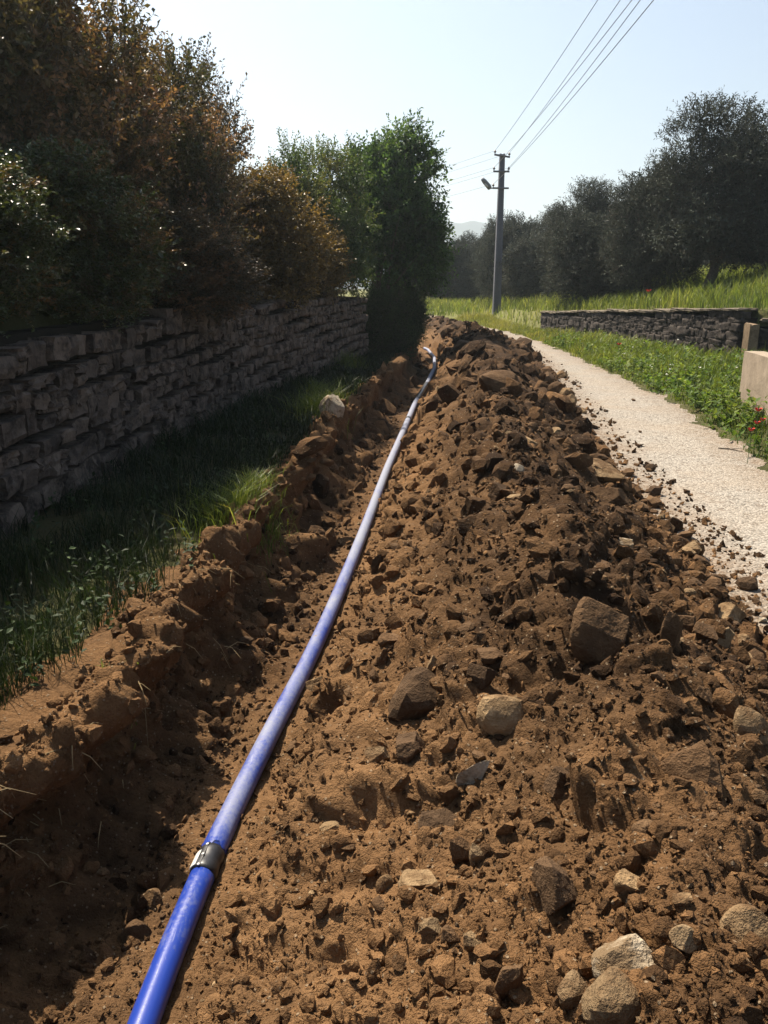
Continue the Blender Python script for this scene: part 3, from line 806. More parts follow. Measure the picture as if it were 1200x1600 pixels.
# near span passes to the right above the camera to the next pole behind it; far span bends off to the left
near_lab = ['power line from the upper left insulator of the pole passing overhead', 'power line from the upper right insulator of the pole passing overhead',
            'power line from the middle crossarm, left insulator, passing overhead', 'power line from the middle crossarm, right insulator, passing overhead',
            'power line from the lowest crossarm passing overhead']
far_lab = [s.replace('passing overhead', 'running on behind the green tree') for s in near_lab]
W0 = Matrix.Translation((PX, PY, pz)) @ Matrix.Rotation(R(4), 4, 'Z')
ENDN = [(3.86, -2, 7.92), (4.04, -2, 7.87), (4.18, -2, 7.22), (3.90, -2, 7.22), (3.76, -2, 6.44)]
for i, (x, z) in enumerate(wires):
    a = W0 @ Vector((x, -.16, z))
    for far in (0, 1):
        b = Vector(ENDN[i]) if not far else Vector((-11.5 + x * 1.2, 68, z + pz - .6))
        sag = .35 if not far else .4
        pts = [a.lerp(b, k / 24) - Vector((0, 0, 4 * sag * (k / 24) * (1 - k / 24))) for k in range(25)]
        m = MB(); m.tube(pts, .005 if far else .008, 5)
        tag(m.build('power_line', M_WIRE), (far_lab if far else near_lab)[i], 'power line', 'power lines on the utility pole')

# ---------------------------------------------------------------- water pipe
PR = .0465
def pipe_z(y): return np.interp(y, [-3, 2, 6, 12, 20, 27, 30], [-.445, -.445, -.445, -.425, -.37, -.33, -.33])
def pipe_pts(y0, y1, st=.1):
    ys = np.linspace(y0, y1, max(2, int((y1 - y0) / st)))
    return [(float(XP(y)), float(y), float(pipe_z(y))) for y in ys]
def pipe_material():
    t = NT('blue water pipe'); p = t.pos()
    sx = t.n('ShaderNodeSeparateXYZ'); t.l(p, sx.inputs[0]); y = sx.outputs[1]
    ng = t.n('ShaderNodeNewGeometry'); sn = t.n('ShaderNodeSeparateXYZ'); t.l(ng.outputs['Normal'], sn.inputs[0])
    mp = t.n('ShaderNodeMapping'); mp.inputs['Scale'].default_value = (1, .35, 1); t.l(p, mp.inputs['Vector'])
    n1 = t.noise(mp.outputs[0], 7, 5, .7); n2 = t.noise(p, 55, 4, .75); n3 = t.noise(p, 1.1, 3)
    amt = t.ramp(y, 2.5, 2.8, .12, .42); amt = t.math('ADD', amt, t.ramp(y, 4.0, 9, 0, .45))
    top = t.ramp(sn.outputs[2], -.2, .9, .35, 1.05)
    f = t.math('MULTIPLY', amt, top)
    f = t.math('ADD', f, t.math('MULTIPLY', t.math('SUBTRACT', n1, .5), 1.25)); f = t.math('ADD', f, t.math('MULTIPLY', t.math('SUBTRACT', n3, .5), .6))
    f = t.math('ADD', f, t.math('MULTIPLY', t.math('SUBTRACT', n2, .5), .8), True)
    f = t.ramp(f, .15, .75, .0, .9)
    col = t.mix(f, (.013, .038, .25), (.215, .23, .275))
    # mud splashes
    col = t.mix(t.ramp(t.noise(p, 19, 5, .75), .63, .70, 0, .75), col, (.17, .105, .06))
    sc = t.n('ShaderNodeMapping'); sc.inputs['Scale'].default_value = (30, 2.2, 30); t.l(p, sc.inputs['Vector'])
    col = t.mix(t.ramp(t.noise(sc.outputs[0], 2.2, 3, .7), .66, .70, 0, .35), col, (.26, .28, .42))
    return t.end(t.bsdf(col, t.ramp(f, 0, .8, .30, .75), n2, .12, .004, .5))
M_PIPE = pipe_material()
pipe = empty('water_pipe', (-.7, 0, -.5)); tag(pipe, 'long blue plastic water pipe lying along the trench floor', 'pipe')
po = Vector(pipe.location)
def tube_part(name, pts, rad, mat, parent, n=28):
    m = MB(); q = [Vector(p) - po for p in pts]; m.tube(q, rad, n); return m.build(name, mat, parent, True)
tube_part('pipe_section', pipe_pts(-1.5, 2.52), PR, M_PIPE, pipe)
tube_part('pipe_section', pipe_pts(2.58, 12.9), PR, M_PIPE, pipe)
tube_part('pipe_section', pipe_pts(12.9, 15.3), PR * .995, M_PIPE, pipe)
tube_part('pipe_section', pipe_pts(17.6, 27.6), PR, M_PIPE, pipe)
M_BLACK = plain('black rubber', (.014, .014, .016), .42, .5, .3, 40)
pp = pipe_pts(2.47, 2.60, .016); nn_ = len(pp)
cp = tube_part('coupling', pp, [PR * 1.05 if i in (0, nn_ - 1) else PR * 1.12 if i in (1, 2, nn_ - 2, nn_ - 3) else PR * 1.05 for i in range(nn_)], M_BLACK, pipe)
tube_part('coupling', pipe_pts(15.2, 17.7), PR * 1.08, plain('black sleeve', (.03, .03, .034), .4, .5, .5, 9), pipe)
pr = pipe_pts(12.86, 12.98, .02); tube_part('joint_ring', pr, PR * 1.1, M_BLACK, pipe)
# jagged blue socket lip on the far side of the coupling
ys = pipe_pts(2.60, 2.78, .025); vs, fs = [], []
rg_ = random.Random(4); n = 36
for i, p in enumerate(ys):
    for k in range(n):
        a = 6.283 * k / n; off = (rg_.uniform(-.012, .02) if i == 0 else 0)
        rr = PR * (1.08 - .07 * i / (len(ys) - 1))
        vs.append((p[0] + rr * math.cos(a) - po.x, p[1] + off - po.y, p[2] + rr * math.sin(a) - po.z))
for i in range(len(ys) - 1):
    for k in range(n): fs.append((i * n + k, (i + 1) * n + k, (i + 1) * n + (k + 1) % n, i * n + (k + 1) % n))
m = MB(); m.add(vs, fs); m.build('pipe_socket', M_PIPE, pipe, True)
def patch(name, y0, y1, a0, a1, rad, mat, parent, th=.004):
    m = MB(); K = 8
    for i in range(K):
        pass
    vs, fs = [], []
    for r_ in (rad, rad + th):
        for y in (y0, y1):
            for k in range(K + 1):
                a = a0 + (a1 - a0) * k / K
                vs.append((float(XP(y)) + r_ * math.cos(a) - po.x, y - po.y, float(pipe_z(y)) + r_ * math.sin(a) - po.z))
    q = lambda l, j, k: (l * 2 + j) * (K + 1) + k
    for k in range(K):
        fs += [(q(1, 0, k), q(1, 0, k + 1), q(1, 1, k + 1), q(1, 1, k)), (q(0, 0, k), q(1, 0, k), q(1, 0, k + 1), q(0, 0, k + 1)), (q(0, 1, k), q(0, 1, k + 1), q(1, 1, k + 1), q(1, 1, k))]
    for k in (0, K): fs.append((q(0, 0, k), q(1, 0, k), q(1, 1, k), q(0, 1, k)))
    m.add(vs, fs); return m.build(name, mat, parent)
patch('white_label', 2.48, 2.56, R(118), R(152), PR * 1.115, plain('white label', (.5, .49, .45), .5, .4, .08, 90), cp)
patch('clamp_plate', 2.475, 2.595, R(98), R(112), PR * 1.10, plain('galvanised plate', (.07, .07, .072), .4, .5, .3, 60, .6), cp, .003)
M_ZINC = plain('zinc bolt', (.4, .4, .4), .35, .5, .2, 60, .8)
for y in (2.475, 2.53, 2.585):
    m = MB(); c0 = Vector((float(XP(y)), y, float(pipe_z(y)))) - po; dr_ = Vector((math.cos(R(102)), 0, math.sin(R(102))))
    m.tube([c0 + dr_ * PR * 1.06, c0 + dr_ * PR * 1.14, c0 + dr_ * PR * 1.15, c0 + dr_ * PR * 1.22], [.0035, .0035, .006, .006], 6)
    m.build('clamp_bolt', M_ZINC, cp)

# ---------------------------------------------------------------- stones
_ico = {}
def ico(sub_):
    if sub_ not in _ico:
        import bmesh
        b = bmesh.new(); bmesh.ops.create_icosphere(b, subdivisions=sub_, radius=1.0)
        b.verts.ensure_lookup_table()
        _ico[sub_] = (np.array([v.co[:] for v in b.verts]), np.array([[v.index for v in f.verts] for f in b.faces])); b.free()
    return _ico[sub_]
def rock_mesh(seed, sub_, cuts=11, sharp=1.0, smooth=False):
    """a stone split along planes: icosphere pushed onto a random polytope, with chipped relief"""
    rg_ = np.random.default_rng(seed); V, Fc = ico(sub_)
    nr = unit(rg_.normal(size=(cuts, 3))); dist = .38 + .42 * rg_.random(cuts)
    dots = V @ nr.T
    rad = np.where(dots > .05, dist / np.maximum(dots, .05), 9).min(1).clip(0, 1.15)
    v = V * (rad * sharp + (1 - sharp) * .8)[:, None]
    if sub_ > 1:
        v += V * (.05 * perlin(v, .6, seed * .37) + .022 * perlin(v, .2, seed * .77) + .012 * perlin(v, .07, seed * .17))[:, None]
    v -= (v.max(0) + v.min(0)) / 2; v /= (v.max(0) - v.min(0))
    me = mesh_np('stone', v, Fc, None, smooth)
    return me
BIG = [rock_mesh(200 + i, 5, 7 + i % 4) for i in range(10)]
MED = [rock_mesh(240 + i, 2, 8 + i % 5, smooth=False) for i in range(10)]
RND = [rock_mesh(270 + i, 3, 16, .7) for i in range(5)]
for m_ in BIG + MED + RND: m_.materials.append(M_ROCK['brown'])

def stone(px, py, wpx, hpx, tone, label, mesh=None, sink=.37, depth=.8, rot=None, seed=0, group='stones dug out of the trench'):
    """px, py: where its middle stands on the land"""
    rg_ = random.Random(int(px * 13 + py * 7 + seed))
    p, dp = at(px, py + hpx * .35)
    W = wpx / F * dp; Hh = hpx / F * dp
    mesh = mesh or BIG[rg_.randrange(len(BIG))]
    o = link('stone', mesh, M_ROCK[tone])
    o.location = (p[0], p[1] + W * .2, float(H(p[0], p[1] + W * .2)[0]) + Hh * (.5 - sink))
    o.scale = (W, W * depth, Hh * 1.15)
    o.rotation_euler = rot or (rg_.uniform(-.25, .25), rg_.uniform(-.25, .25), rg_.uniform(-.5, .5))
    tag(o, label, 'stone', group); return o

big = [
 (938, 998, 108, 92, 'brown', 'largest angular brown block with a pale edge, upper right of the heap'),
 (650, 1090, 98, 84, 'dark', 'big dark rounded boulder half buried above the split boulder'),
 (640, 1165, 62, 60, 'dark', 'dark boulder just below the big rounded one'),
 (788, 1118, 88, 56, 'tan', 'yellowish flat topped stone in the middle of the heap'),
 (738, 1200, 46, 66, 'pale', 'narrow pale slab standing on edge below the yellowish stone'),
 (880, 1218, 62, 46, 'dark', 'dark angular stone with a flat face in the middle of the heap'),
 (932, 1205, 50, 34, 'brown', 'small brown stone touching the dark angular one'),
 (985, 1503, 112, 62, 'pale', 'whitish triangular slab lying above two ochre stones'),
 (965, 1568, 108, 80, 'tan', 'broad ochre stone under the whitish slab, cut by the frame'),
 (896, 1552, 58, 58, 'tan', 'smaller ochre stone leaning on the broad ochre one'),
 (1168, 1438, 76, 46, 'tan', 'flat tan stone low on the right edge of the heap'),
 (790, 1536, 58, 84, 'brown', 'pointed brown stone with a bright edge near the camera'),
 (868, 1385, 82, 96, 'dark', 'tall dark stone with a deep crevice on its left'),
 (693, 1275, 74, 54, 'dark', 'dark stone overhanging a shaded hollow'),
 (845, 922, 42, 32, 'brown', 'small rounded stone above the yellowish one'),
 (655, 1380, 66, 38, 'tan', 'flat tan stone left of the deep creviced stone'),
 (780, 597, 62, 42, 'brown', 'rounded boulder high on the far part of the heap'),
 (868, 608, 27, 22, 'brown', 'round stone lying where the heap meets the far road'),
 (935, 738, 78, 34, 'tan', 'long slab lying along the road edge of the heap'),
 (952, 771, 72, 38, 'brown', 'brown block just below the long slab'),
 (1080, 857, 48, 24, 'tan', 'flat tan slab at the road edge'),
 (1118, 909, 34, 30, 'dark', 'dark cube like stone at the road edge'),
 (1142, 957, 64, 34, 'tan', 'long tan stone among the tumbled ones by the road'),
 (1178, 1126, 54, 52, 'tan', 'round ochre stone at the right edge of the heap'),
 (785, 766, 42, 26, 'dark', 'dark greenish stone on the middle of the far heap'),
 (500, 1077, 52, 26, 'tan', 'flat grey tan flake beside the pipe'),
 (520, 634, 40, 46, 'pale', 'white rock standing in the grass beside the trench'),
 (238, 1408, 42, 40, 'tan', 'wedge shaped stone at the foot of the trench side'),
 (210, 1458, 48, 34, 'brown', 'rounded stone on the trench floor beside the pipe'),
 (1048, 990, 34, 76, 'brown', 'long brown stone standing tilted right of the largest block'),
 (1085, 1190, 96, 78, 'brown', 'wide earth coated boulder on the right flank of the heap'),
 (590, 888, 24, 60, 'dark', 'dark slab standing upright in the trench side'),
 (752, 1062, 44, 38, 'dark', 'small dark stone beside the big rounded boulder'),
 (770, 1035, 64, 26, 'brown', 'long brown stone above the yellowish one'),
 (722, 1328, 40, 62, 'brown', 'leaning brown stone beside the dark hollow'),
 (746, 1336, 26, 44, 'tan', 'small tan cobble against the leaning brown stone'),
 (600, 1380, 26, 38, 'tan', 'small egg shaped stone on the trench side of the heap'),
 (1070, 1472, 44, 32, 'tan', 'small tan stone right of the whitish slab'),
 (985, 1387, 48, 38, 'tan', 'tilted tan stone right of the deep creviced one'),
 (738, 1470, 30, 36, 'tan', 'upright tan cobble near the pointed stone'),
 (672, 1452, 38, 26, 'tan', 'flat tan cobble near the camera'),
 (700, 1466, 34, 32, 'brown', 'brown cobble between two tan ones'),
 (1100, 1100, 30, 26, 'brown', 'brown cobble below the tilted long stone'),
 (590, 1180, 42, 28, 'tan', 'tan cobble in the trench side of the heap'),
 (680, 1040, 26, 24, 'tan', 'small tan cobble above the big rounded boulder'),
 (1105, 990, 40, 32, 'brown', 'brown cobble in the tumbled row by the road'),
 (1075, 975, 36, 28, 'brown', 'brown stone beside the tilted long one'),
 (1130, 1000, 42, 30, 'tan', 'tan cobble below the long tan stone'),
 (1010, 1300, 40, 30, 'brown', 'earthy stone above the tilted tan one'),
 (610, 1000, 40, 22, 'brown', 'brown stone on the lip of the heap above the pipe'),
]
special = {0: dict(mesh=BIG[2], sink=.22, rot=(.1, .35, .3)), 3: dict(mesh=RND[1], sink=.35, rot=(.35, -.15, .2)), 4: dict(rot=(.2, .5, .2), depth=.5, sink=.5), 7: dict(rot=(.5, -.1, .1), sink=.3, depth=.8),
           8: dict(mesh=RND[0], rot=(.3, 0, .2)), 9: dict(mesh=RND[2]), 11: dict(rot=(.1, .5, .3), depth=.5), 1: dict(mesh=RND[3], sink=.35), 2: dict(sink=.45), 12: dict(mesh=BIG[5], sink=.45, depth=1.0, rot=(.1, .1, .9)), 30: dict(mesh=RND[4], sink=.55),
           31: dict(rot=(.05, .1, .2), depth=.5, sink=.4), 25: dict(rot=(.1, .1, .6), depth=.7, sink=.2), 23: dict(mesh=RND[1]), 16: dict(mesh=RND[2])}
for i, r_ in enumerate(big): stone(*r_, **special.get(i, {}))
for px, py, wp_, hp_, tone, lab in [
 (1025, 770, 24, 16, 'dark', 'dark stone lying alone on the pale road'), (1017, 733, 18, 11, 'dark', 'small dark clod on the pale road above the lone stone'),
 (1168, 917, 34, 20, 'dark', 'dark block fallen onto the road near the tumbled stones'), (897, 600, 8, 6, 'dark', 'tiny dark stone on the far road'),
 (928, 651, 10, 5, 'brown', 'flat brown chip on the road beside the heap'), (938, 693, 8, 6, 'dark', 'tiny dark stone on the road past the flat chip'),
 (990, 626, 7, 4, 'brown', 'brown chip in the middle of the far road'), (1000, 676, 6, 4, 'brown', 'small chip in the middle of the road')]:
    stone(px, py, wp_, hp_, tone, lab, mesh=MED[(px * 3) % 10], sink=.1, group='stones fallen onto the road')

# smaller stones strewn over heap, trench and road edge
rng = np.random.default_rng(99); rg_ = random.Random(99)
iR = np.searchsorted(RR, 1.0); iE = np.searchsorted(RR, 30)
cand = np.where((GU > -.45) & (GU < 2.12) & (GY > 0) & (GRr > 1.1) & (GRr < 30) & (np.abs(np.arctan2(GX, GY)) < R(33)))[0]
cand = cand[np.abs(GU[cand] * np.where(GU[cand] < 0, 1, XC(GY[cand]) - XP(GY[cand]))) > .12]
pick = rng.choice(cand, 3000, replace=False)
edge = (GU[pick] > 1.7)
pick = np.concatenate([pick[edge][:90], pick[~edge][:150]])
small = []
for q in pick:
    x, y, r_, u_ = GX[q], GY[q], GRr[q], GU[q]
    tone = rg_.choices(('brown', 'tan', 'dark', 'pale'), (5, 3, 2, .6))[0]
    px_ = rg_.choice((8, 10, 12, 15, 19, 26))
    s = px_ / F * r_ * 1.1
    o = link('stone', MED[rg_.randrange(10)], M_ROCK[tone])
    o.location = (x, y, float(P[q, 2]) + s * .12); o.scale = (s * rg_.uniform(.8, 1.4), s, s * rg_.uniform(.5, .9))
    o.rotation_euler = (rg_.uniform(-.5, .5), rg_.uniform(-.5, .5), rg_.uniform(0, 6.28))
    small.append((o, tone, px_, 'stones along the road edge' if u_ > 1.7 else 'stones on the earth heap' if u_ > .25 else 'stones in the trench'))

# a label for each small stone: what it looks like and which well known stone it lies beside
refs = ['largest angular block', 'big rounded boulder', 'dark boulder below the big one', 'yellowish flat stone', 'pale slab on edge', 'dark flat faced stone', 'brown stone by the dark angular one',
        'whitish triangular slab', 'broad ochre stone', 'smaller ochre stone', 'flat tan stone by the frame edge', 'pointed bright edged stone', 'deep creviced dark stone', 'dark overhanging stone', 'rounded stone above the yellowish one',
        'flat tan stone near the creviced one', 'high far boulder', 'round stone by the far road', 'long slab at the road', 'brown block below the long slab', 'flat slab at the road edge', 'dark cube like stone', 'long tan stone by the road',
        'round ochre stone', 'dark greenish stone', 'flat flake beside the pipe', 'white rock in the grass', 'wedge shaped stone', 'rounded trench floor stone', 'tilted long stone', 'wide earthy boulder', 'upright dark slab in the trench side',
        'small dark stone by the boulder', 'long brown stone above the yellowish', 'leaning brown stone', 'tan cobble by the leaning stone', 'egg shaped stone', 'tan stone right of the whitish slab', 'tilted tan stone', 'upright tan cobble',
        'flat tan cobble near the camera', 'brown cobble between tan ones', 'cobble below the tilted long stone', 'tan cobble in the trench side', 'tan cobble above the boulder', 'brown cobble in the tumbled row',
        'brown stone beside the tilted one', 'cobble below the long tan stone', 'earthy stone above the tilted tan', 'brown stone on the heap lip'] + ['coupling on the blue pipe', 'lone dark stone on the road', 'bend in the far pipe', 'black sleeve on the pipe']
rpx = np.array([b[:2] for b in big] + [(325, 1325), (1025, 770), (672, 575), (658, 618)], float)
lab = {}
for o, tone, w_, grp in small:
    p = np.array(o.location) - (0, 0, CAM_H); c, s_ = math.cos(R(PITCH)), math.sin(R(PITCH)); dz = p[1] * c - p[2] * s_
    q = np.array((600 + F * p[0] / dz, 800 - F * (p[1] * s_ + p[2] * c) / dz)); k = int(np.argmin(((rpx - q) ** 2).sum(1))); v = q - rpx[k]
    dr_ = ('right of' if v[0] > 0 else 'left of') if abs(v[0]) > abs(v[1]) else ('below' if v[1] > 0 else 'above')
    shape = 'flat' if o.scale.x > 1.75 * o.scale.z else 'long' if o.scale.x > 1.25 * o.scale.y else 'blocky'
    size = 'tiny' if w_ <= 10 else 'small' if w_ <= 15 else 'fist sized'
    o['category'] = 'stone'; o['group'] = 'small ' + grp
    lab.setdefault('%s %s %s stone %s the %s' % (size, shape, {'tan': 'tan', 'pale': 'pale', 'brown': 'brown', 'dark': 'dark'}[tone], dr_, refs[k]), []).append((float((v ** 2).sum()), o))
for t_, l_ in lab.items():
    l_.sort(key=lambda z: z[0])
    if len(t_.split()) > 10: t_ = t_.replace('fist sized ', 'larger ').replace(' stone ' , ' one ', 1)
    for i, (_, o) in enumerate(l_):
        o['label'] = t_ if len(l_) == 1 else t_ + (', nearest' if i == 0 else ', farthest' if i == len(l_) - 1 else ', second nearest' if i == 1 else ', third nearest')

# crumbs of earth and grit, past counting
def crumbs(name, label, n, lo, hi, sel, mat, seed, flat=1.0, pw=2.2):
    rng = np.random.default_rng(seed); V0 = np.array([(1, 0, 0), (-1, 0, 0), (0, 1, 0), (0, -1, 0), (0, 0, 1), (0, 0, -1)], float); F0 = np.array([(0, 2, 4), (2, 1, 4), (1, 3, 4), (3, 0, 4), (2, 0, 5), (1, 2, 5), (3, 1, 5), (0, 3, 5)])
    rot_ = np.array([Quaternion(q).normalized().to_matrix() for q in rng.normal(size=(64, 4))])
    k = rng.choice(sel, n); k = k[np.abs(P[k, 0] - XP(P[k, 1])) > .06]; n = len(k)
    size = (lo + (hi - lo) * rng.random(n) ** pw) * np.clip(GRr[k] / 2.2, .8, 3.5)
    jitv = 1 + .3 * rng.normal(size=(n, len(V0), 1))
    sc = size[:, None, None] * np.stack([rng.uniform(.6, 1.3, n), rng.uniform(.6, 1.3, n), rng.uniform(.5, 1.0, n) * flat], 1)[:, None]
    v = np.einsum('nij,nkj->nki', rot_[rng.integers(0, 64, n)], V0[None] * jitv * sc)
    off = P[k] + np.stack([rng.normal(size=n) * .01, rng.normal(size=n) * .01, size * .2], 1)
    v = v + off[:, None]
    f = F0[None] + (np.arange(n) * len(V0))[:, None, None]
    a = np.repeat((att[k, 0] + rng.normal(size=n) * .42)[:, None], len(V0), 1).ravel().clip(0, 1)
    me = mesh_np(name, v.reshape(-1, 3), f.reshape(-1, 3), {'soil': np.stack([a, a, a], 1)})
    tag(link(name, me, mat), label, 'earth', kind='stuff')
vis = np.abs(np.arctan2(GX, GY)) < R(66)
selS = np.where((GU > -.8) & (GU < 2.1) & (GRr > .9) & (GRr < 16) & vis & (soilw > .3))[0]
crumbs('earth_crumbs', 'loose crumbs and clods of brown earth over heap and trench', 37000, .0020, .0125, selS, M_SOIL, 1)
def clods(name, label, n, lo, hi, sel, mat, seed, pw=6):
    rng = np.random.default_rng(seed); k = rng.choice(sel, n); k = k[np.abs(P[k, 0] - XP(P[k, 1])) > .13]; n = len(k); var = [(np.array([v.co[:] for v in m_.vertices]), np.array([p.vertices[:] for p in m_.polygons])) for m_ in MED]
    V1, F1 = ico(1)
    size = (lo + (hi - lo) * rng.random(n) ** pw) * np.clip(GRr[k] / 2.4, .8, 4.5); Vs, Fs, As, nb = [], [], [], 0
    for i in range(n):
        if abs(P[k[i], 0] - XP(P[k[i], 1])) < .07 + size[i] * .8: continue
        v, f = var[i % len(var)] if size[i] > .016 * GRr[k[i]] else ((V1 * (1 + .25 * rng.normal(size=(len(V1), 1)))) * .5, F1); q = Quaternion(rng.normal(size=4)).normalized().to_matrix()
        v = (v * np.array((rng.uniform(.8, 1.5), 1, rng.uniform(.55, 1))) * size[i]) @ np.array(q).T + P[k[i]] + np.array((0, 0, size[i] * .12))
        Vs.append(v); Fs.append(f + nb); nb += len(v); As.append(np.full(len(v), np.clip(att[k[i], 0] + rng.normal() * .2, 0, 1)))
    a = np.concatenate(As)
    tag(link(name, mesh_np(name, np.concatenate(Vs), np.concatenate(Fs), {'soil': np.stack([a, a, a], 1)}), mat), label, 'earth', kind='stuff')
clods('earth_clods', 'broken clods of dark earth all over the dug heap', 9000, .008, .08, np.where((GU > -.75) & (GU < 2.05) & (GRr > 1.0) & (GRr < 40) & vis & (soilw > .3))[0], M_SOIL, 21)
clods('earth_clods', 'lumps of dry earth along the raised left rim of the trench', 900, .010, .042, np.where((GU > -.86) & (GU < -.5) & (GRr > 1.8) & (GRr < 16) & vis & (soilw > .3))[0], M_SOIL, 23, 2.5)
clods('earth_clods', 'broken lumps clinging to the left side of the trench', 900, .008, .05, np.where((GU > -.64) & (GU < -.26) & (GRr > 1.5) & (GRr < 14) & vis & (soilw > .3))[0], M_SOIL, 24, 3)
clods('earth_clods', 'coarse clods of earth on the far bend of the heap', 700, .02, .055, np.where((GU > -.9) & (GU < 2.05) & (GRr > 20) & (GRr < 43) & vis & (soilw > .3))[0], M_SOIL, 22, 2)
selR = np.where((GU > 1.85) & (GX < XT(GY) + .45) & (GRr > 2) & (GRr < 26) & vis)[0]
crumbs('gravel', 'grit and earth crumbs spilt along the road edge', 3400, .002, .013, selR, M_SOIL, 2, .8, 3.5)
selG = np.where((GU > -.5) & (GU < 2.0) & (GRr > .9) & (GRr < 9) & vis & (soilw > .3))[0]
crumbs('stone_grit', 'pale stone grit strewn through the dug earth', 1800, .003, .010, selG, M_ROCK['tan'], 3, .8)

# ---------------------------------------------------------------- grass and weeds
M_GRASS_SHADE = leaf_material('green grass', (.008, .015, .006), (.016, .030, .009), (.05, .055, .02), .33, .5, .3)  # strip grass, the hedge's shade darkened into its colour
M_BANK_SUNLIT = leaf_material('bank and sunlit tuft grass', (.05, .085, .017), (.11, .15, .032), (.22, .22, .07), .42, .5, .25)  # grass of the bank; on the rim tufts it paints in sunlight
M_MEADOW = leaf_material('ripening meadow grass', (.062, .11, .026), (.145, .185, .05), (.27, .27, .10), .45, .55, .25)
M_WEED = leaf_material('weed leaf', (.036, .072, .016), (.08, .135, .03), (.16, .2, .055), .4, .6, .15)
M_FLOWER = plain('white petals', (.5, .5, .44), .6, .3, .1)
M_POPPY = plain('red petal', (.5, .035, .015), .6, .3, .2)
M_STEM = plain('green stem', (.06, .11, .03), .6, .3)
M_STRAW = plain('dry straw', (.30, .22, .11), .8, .2)

def grass(name, label, X, Y, h, wd, rsel, mat, lean=.45, seed=0, Z=None):
    rng = np.random.default_rng(seed); n = len(X)
    Z = H(X, Y) - .01 if Z is None else Z
    a = rng.random(n) * 6.283; h = h * (.5 + rng.random(n)); ln = lean * (.3 + rng.random(n)) * h
    dx, dy = np.cos(a), np.sin(a); b = rng.random(n) * 6.283; sx, sy = np.cos(b) * wd / 2, np.sin(b) * wd / 2
    o = np.stack([X, Y, Z], 1); s = np.stack([sx, sy, 0 * sx], 1)
    m1 = o + np.stack([dx * ln * .3, dy * ln * .3, h * .55], 1); tip = o + np.stack([dx * ln, dy * ln, h * (1 - .25 * lean)], 1)
    V = np.stack([o - s, o + s, m1 - s * .8, m1 + s * .8, tip], 1).reshape(-1, 3)
    f = np.array([[0, 1, 3], [0, 3, 2], [2, 3, 4]])[None] + (np.arange(n) * 5)[:, None, None]
    rr = np.repeat(np.stack([np.clip(rsel, 0, 1), rng.random(n), 0 * X], 1)[:, None], 5, 1).reshape(-1, 3)
    me = mesh_np(name, V, f.reshape(-1, 3), {'rnd': rr})
    return tag(link(name, me, mat), label, 'grass', kind='stuff')

def scatter(rng, n, y0, y1, pw, xf0, xf1):
    """more blades near than far"""
    y = y0 * (y1 / y0) ** (rng.random(n) ** pw); x = xf0(y) + (xf1(y) - xf0(y)) * rng.random(n)
    return x, y

rng = np.random.default_rng(3)
# strip between wall and trench, shade darkened into the grass colour
n = 26000
y = 1.5 * (26 / 1.5) ** rng.random(n)
x0 = XW(y) + .05; x1 = XP(y) - .70
x = x0 + (x1 - x0) * rng.random(n)
pp_ = np.stack([x, y, 0 * x], 1); cl = perlin(pp_, .5, 2.0)
jj = jit(x, y); keep = (cl > -.35 + .5 * sstep(-1.0, -.75, x - XP(y))) & (x - XP(y) + jj < -.83 + .06 * rng.normal(size=n)) & ((y < 19.4) | (x > XW(y)))
x, y, cl = x[keep], y[keep], cl[keep]
grass('grass', 'rough green grass in the shade between the stone wall and the trench', x, y, (.13 + .13 * np.clip(cl + .3, 0, 1)) * np.clip(1.2 - .02 * y, .5, 2), np.clip(.0045 * y / 4, .004, .014), .25 + .3 * cl + .1 * rng.normal(size=len(x)), M_GRASS_SHADE, .6, 1)
# tufts on the trench rim, sun put into their lighter bank colour
tx, ty, th_ = [], [], []
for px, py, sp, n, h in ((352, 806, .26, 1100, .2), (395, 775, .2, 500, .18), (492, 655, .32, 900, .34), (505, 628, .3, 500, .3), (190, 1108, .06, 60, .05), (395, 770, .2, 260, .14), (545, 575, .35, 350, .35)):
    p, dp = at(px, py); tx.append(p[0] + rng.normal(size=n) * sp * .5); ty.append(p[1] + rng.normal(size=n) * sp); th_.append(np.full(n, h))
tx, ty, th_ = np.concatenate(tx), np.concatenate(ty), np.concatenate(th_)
grass('grass', 'bright green grass tufts at the lip of the trench', tx, ty, th_, .006, .45 + .2 * rng.normal(size=len(tx)), M_BANK_SUNLIT, .8, 2)
n = 420
y = 3.0 * (18 / 3.0) ** rng.random(n); x = XW(y) + .1 + (XP(y) - .85 - XW(y)) * rng.random(n)
B = np.stack([x, y, H(x, y)], 1); D = unit(rng.normal(size=B.shape) * .6 + np.array((0, 0, 1.0)))
V, Fq, A = foliage(rng, B, D, .12 + .2 * rng.random(n), 9, .042, .022, np.clip(.3 + rng.normal(size=n) * .2, 0, 1), .15, 1.0, .15, .4, .7)
tag(link('weeds', mesh_np('shade weeds', V, Fq, {'rnd': A}), M_HOLLY), 'sparse leafy weeds in the shaded strip below the stone wall', 'weeds', kind='stuff')  # weeds take the dark bush colour, shade put into the tone
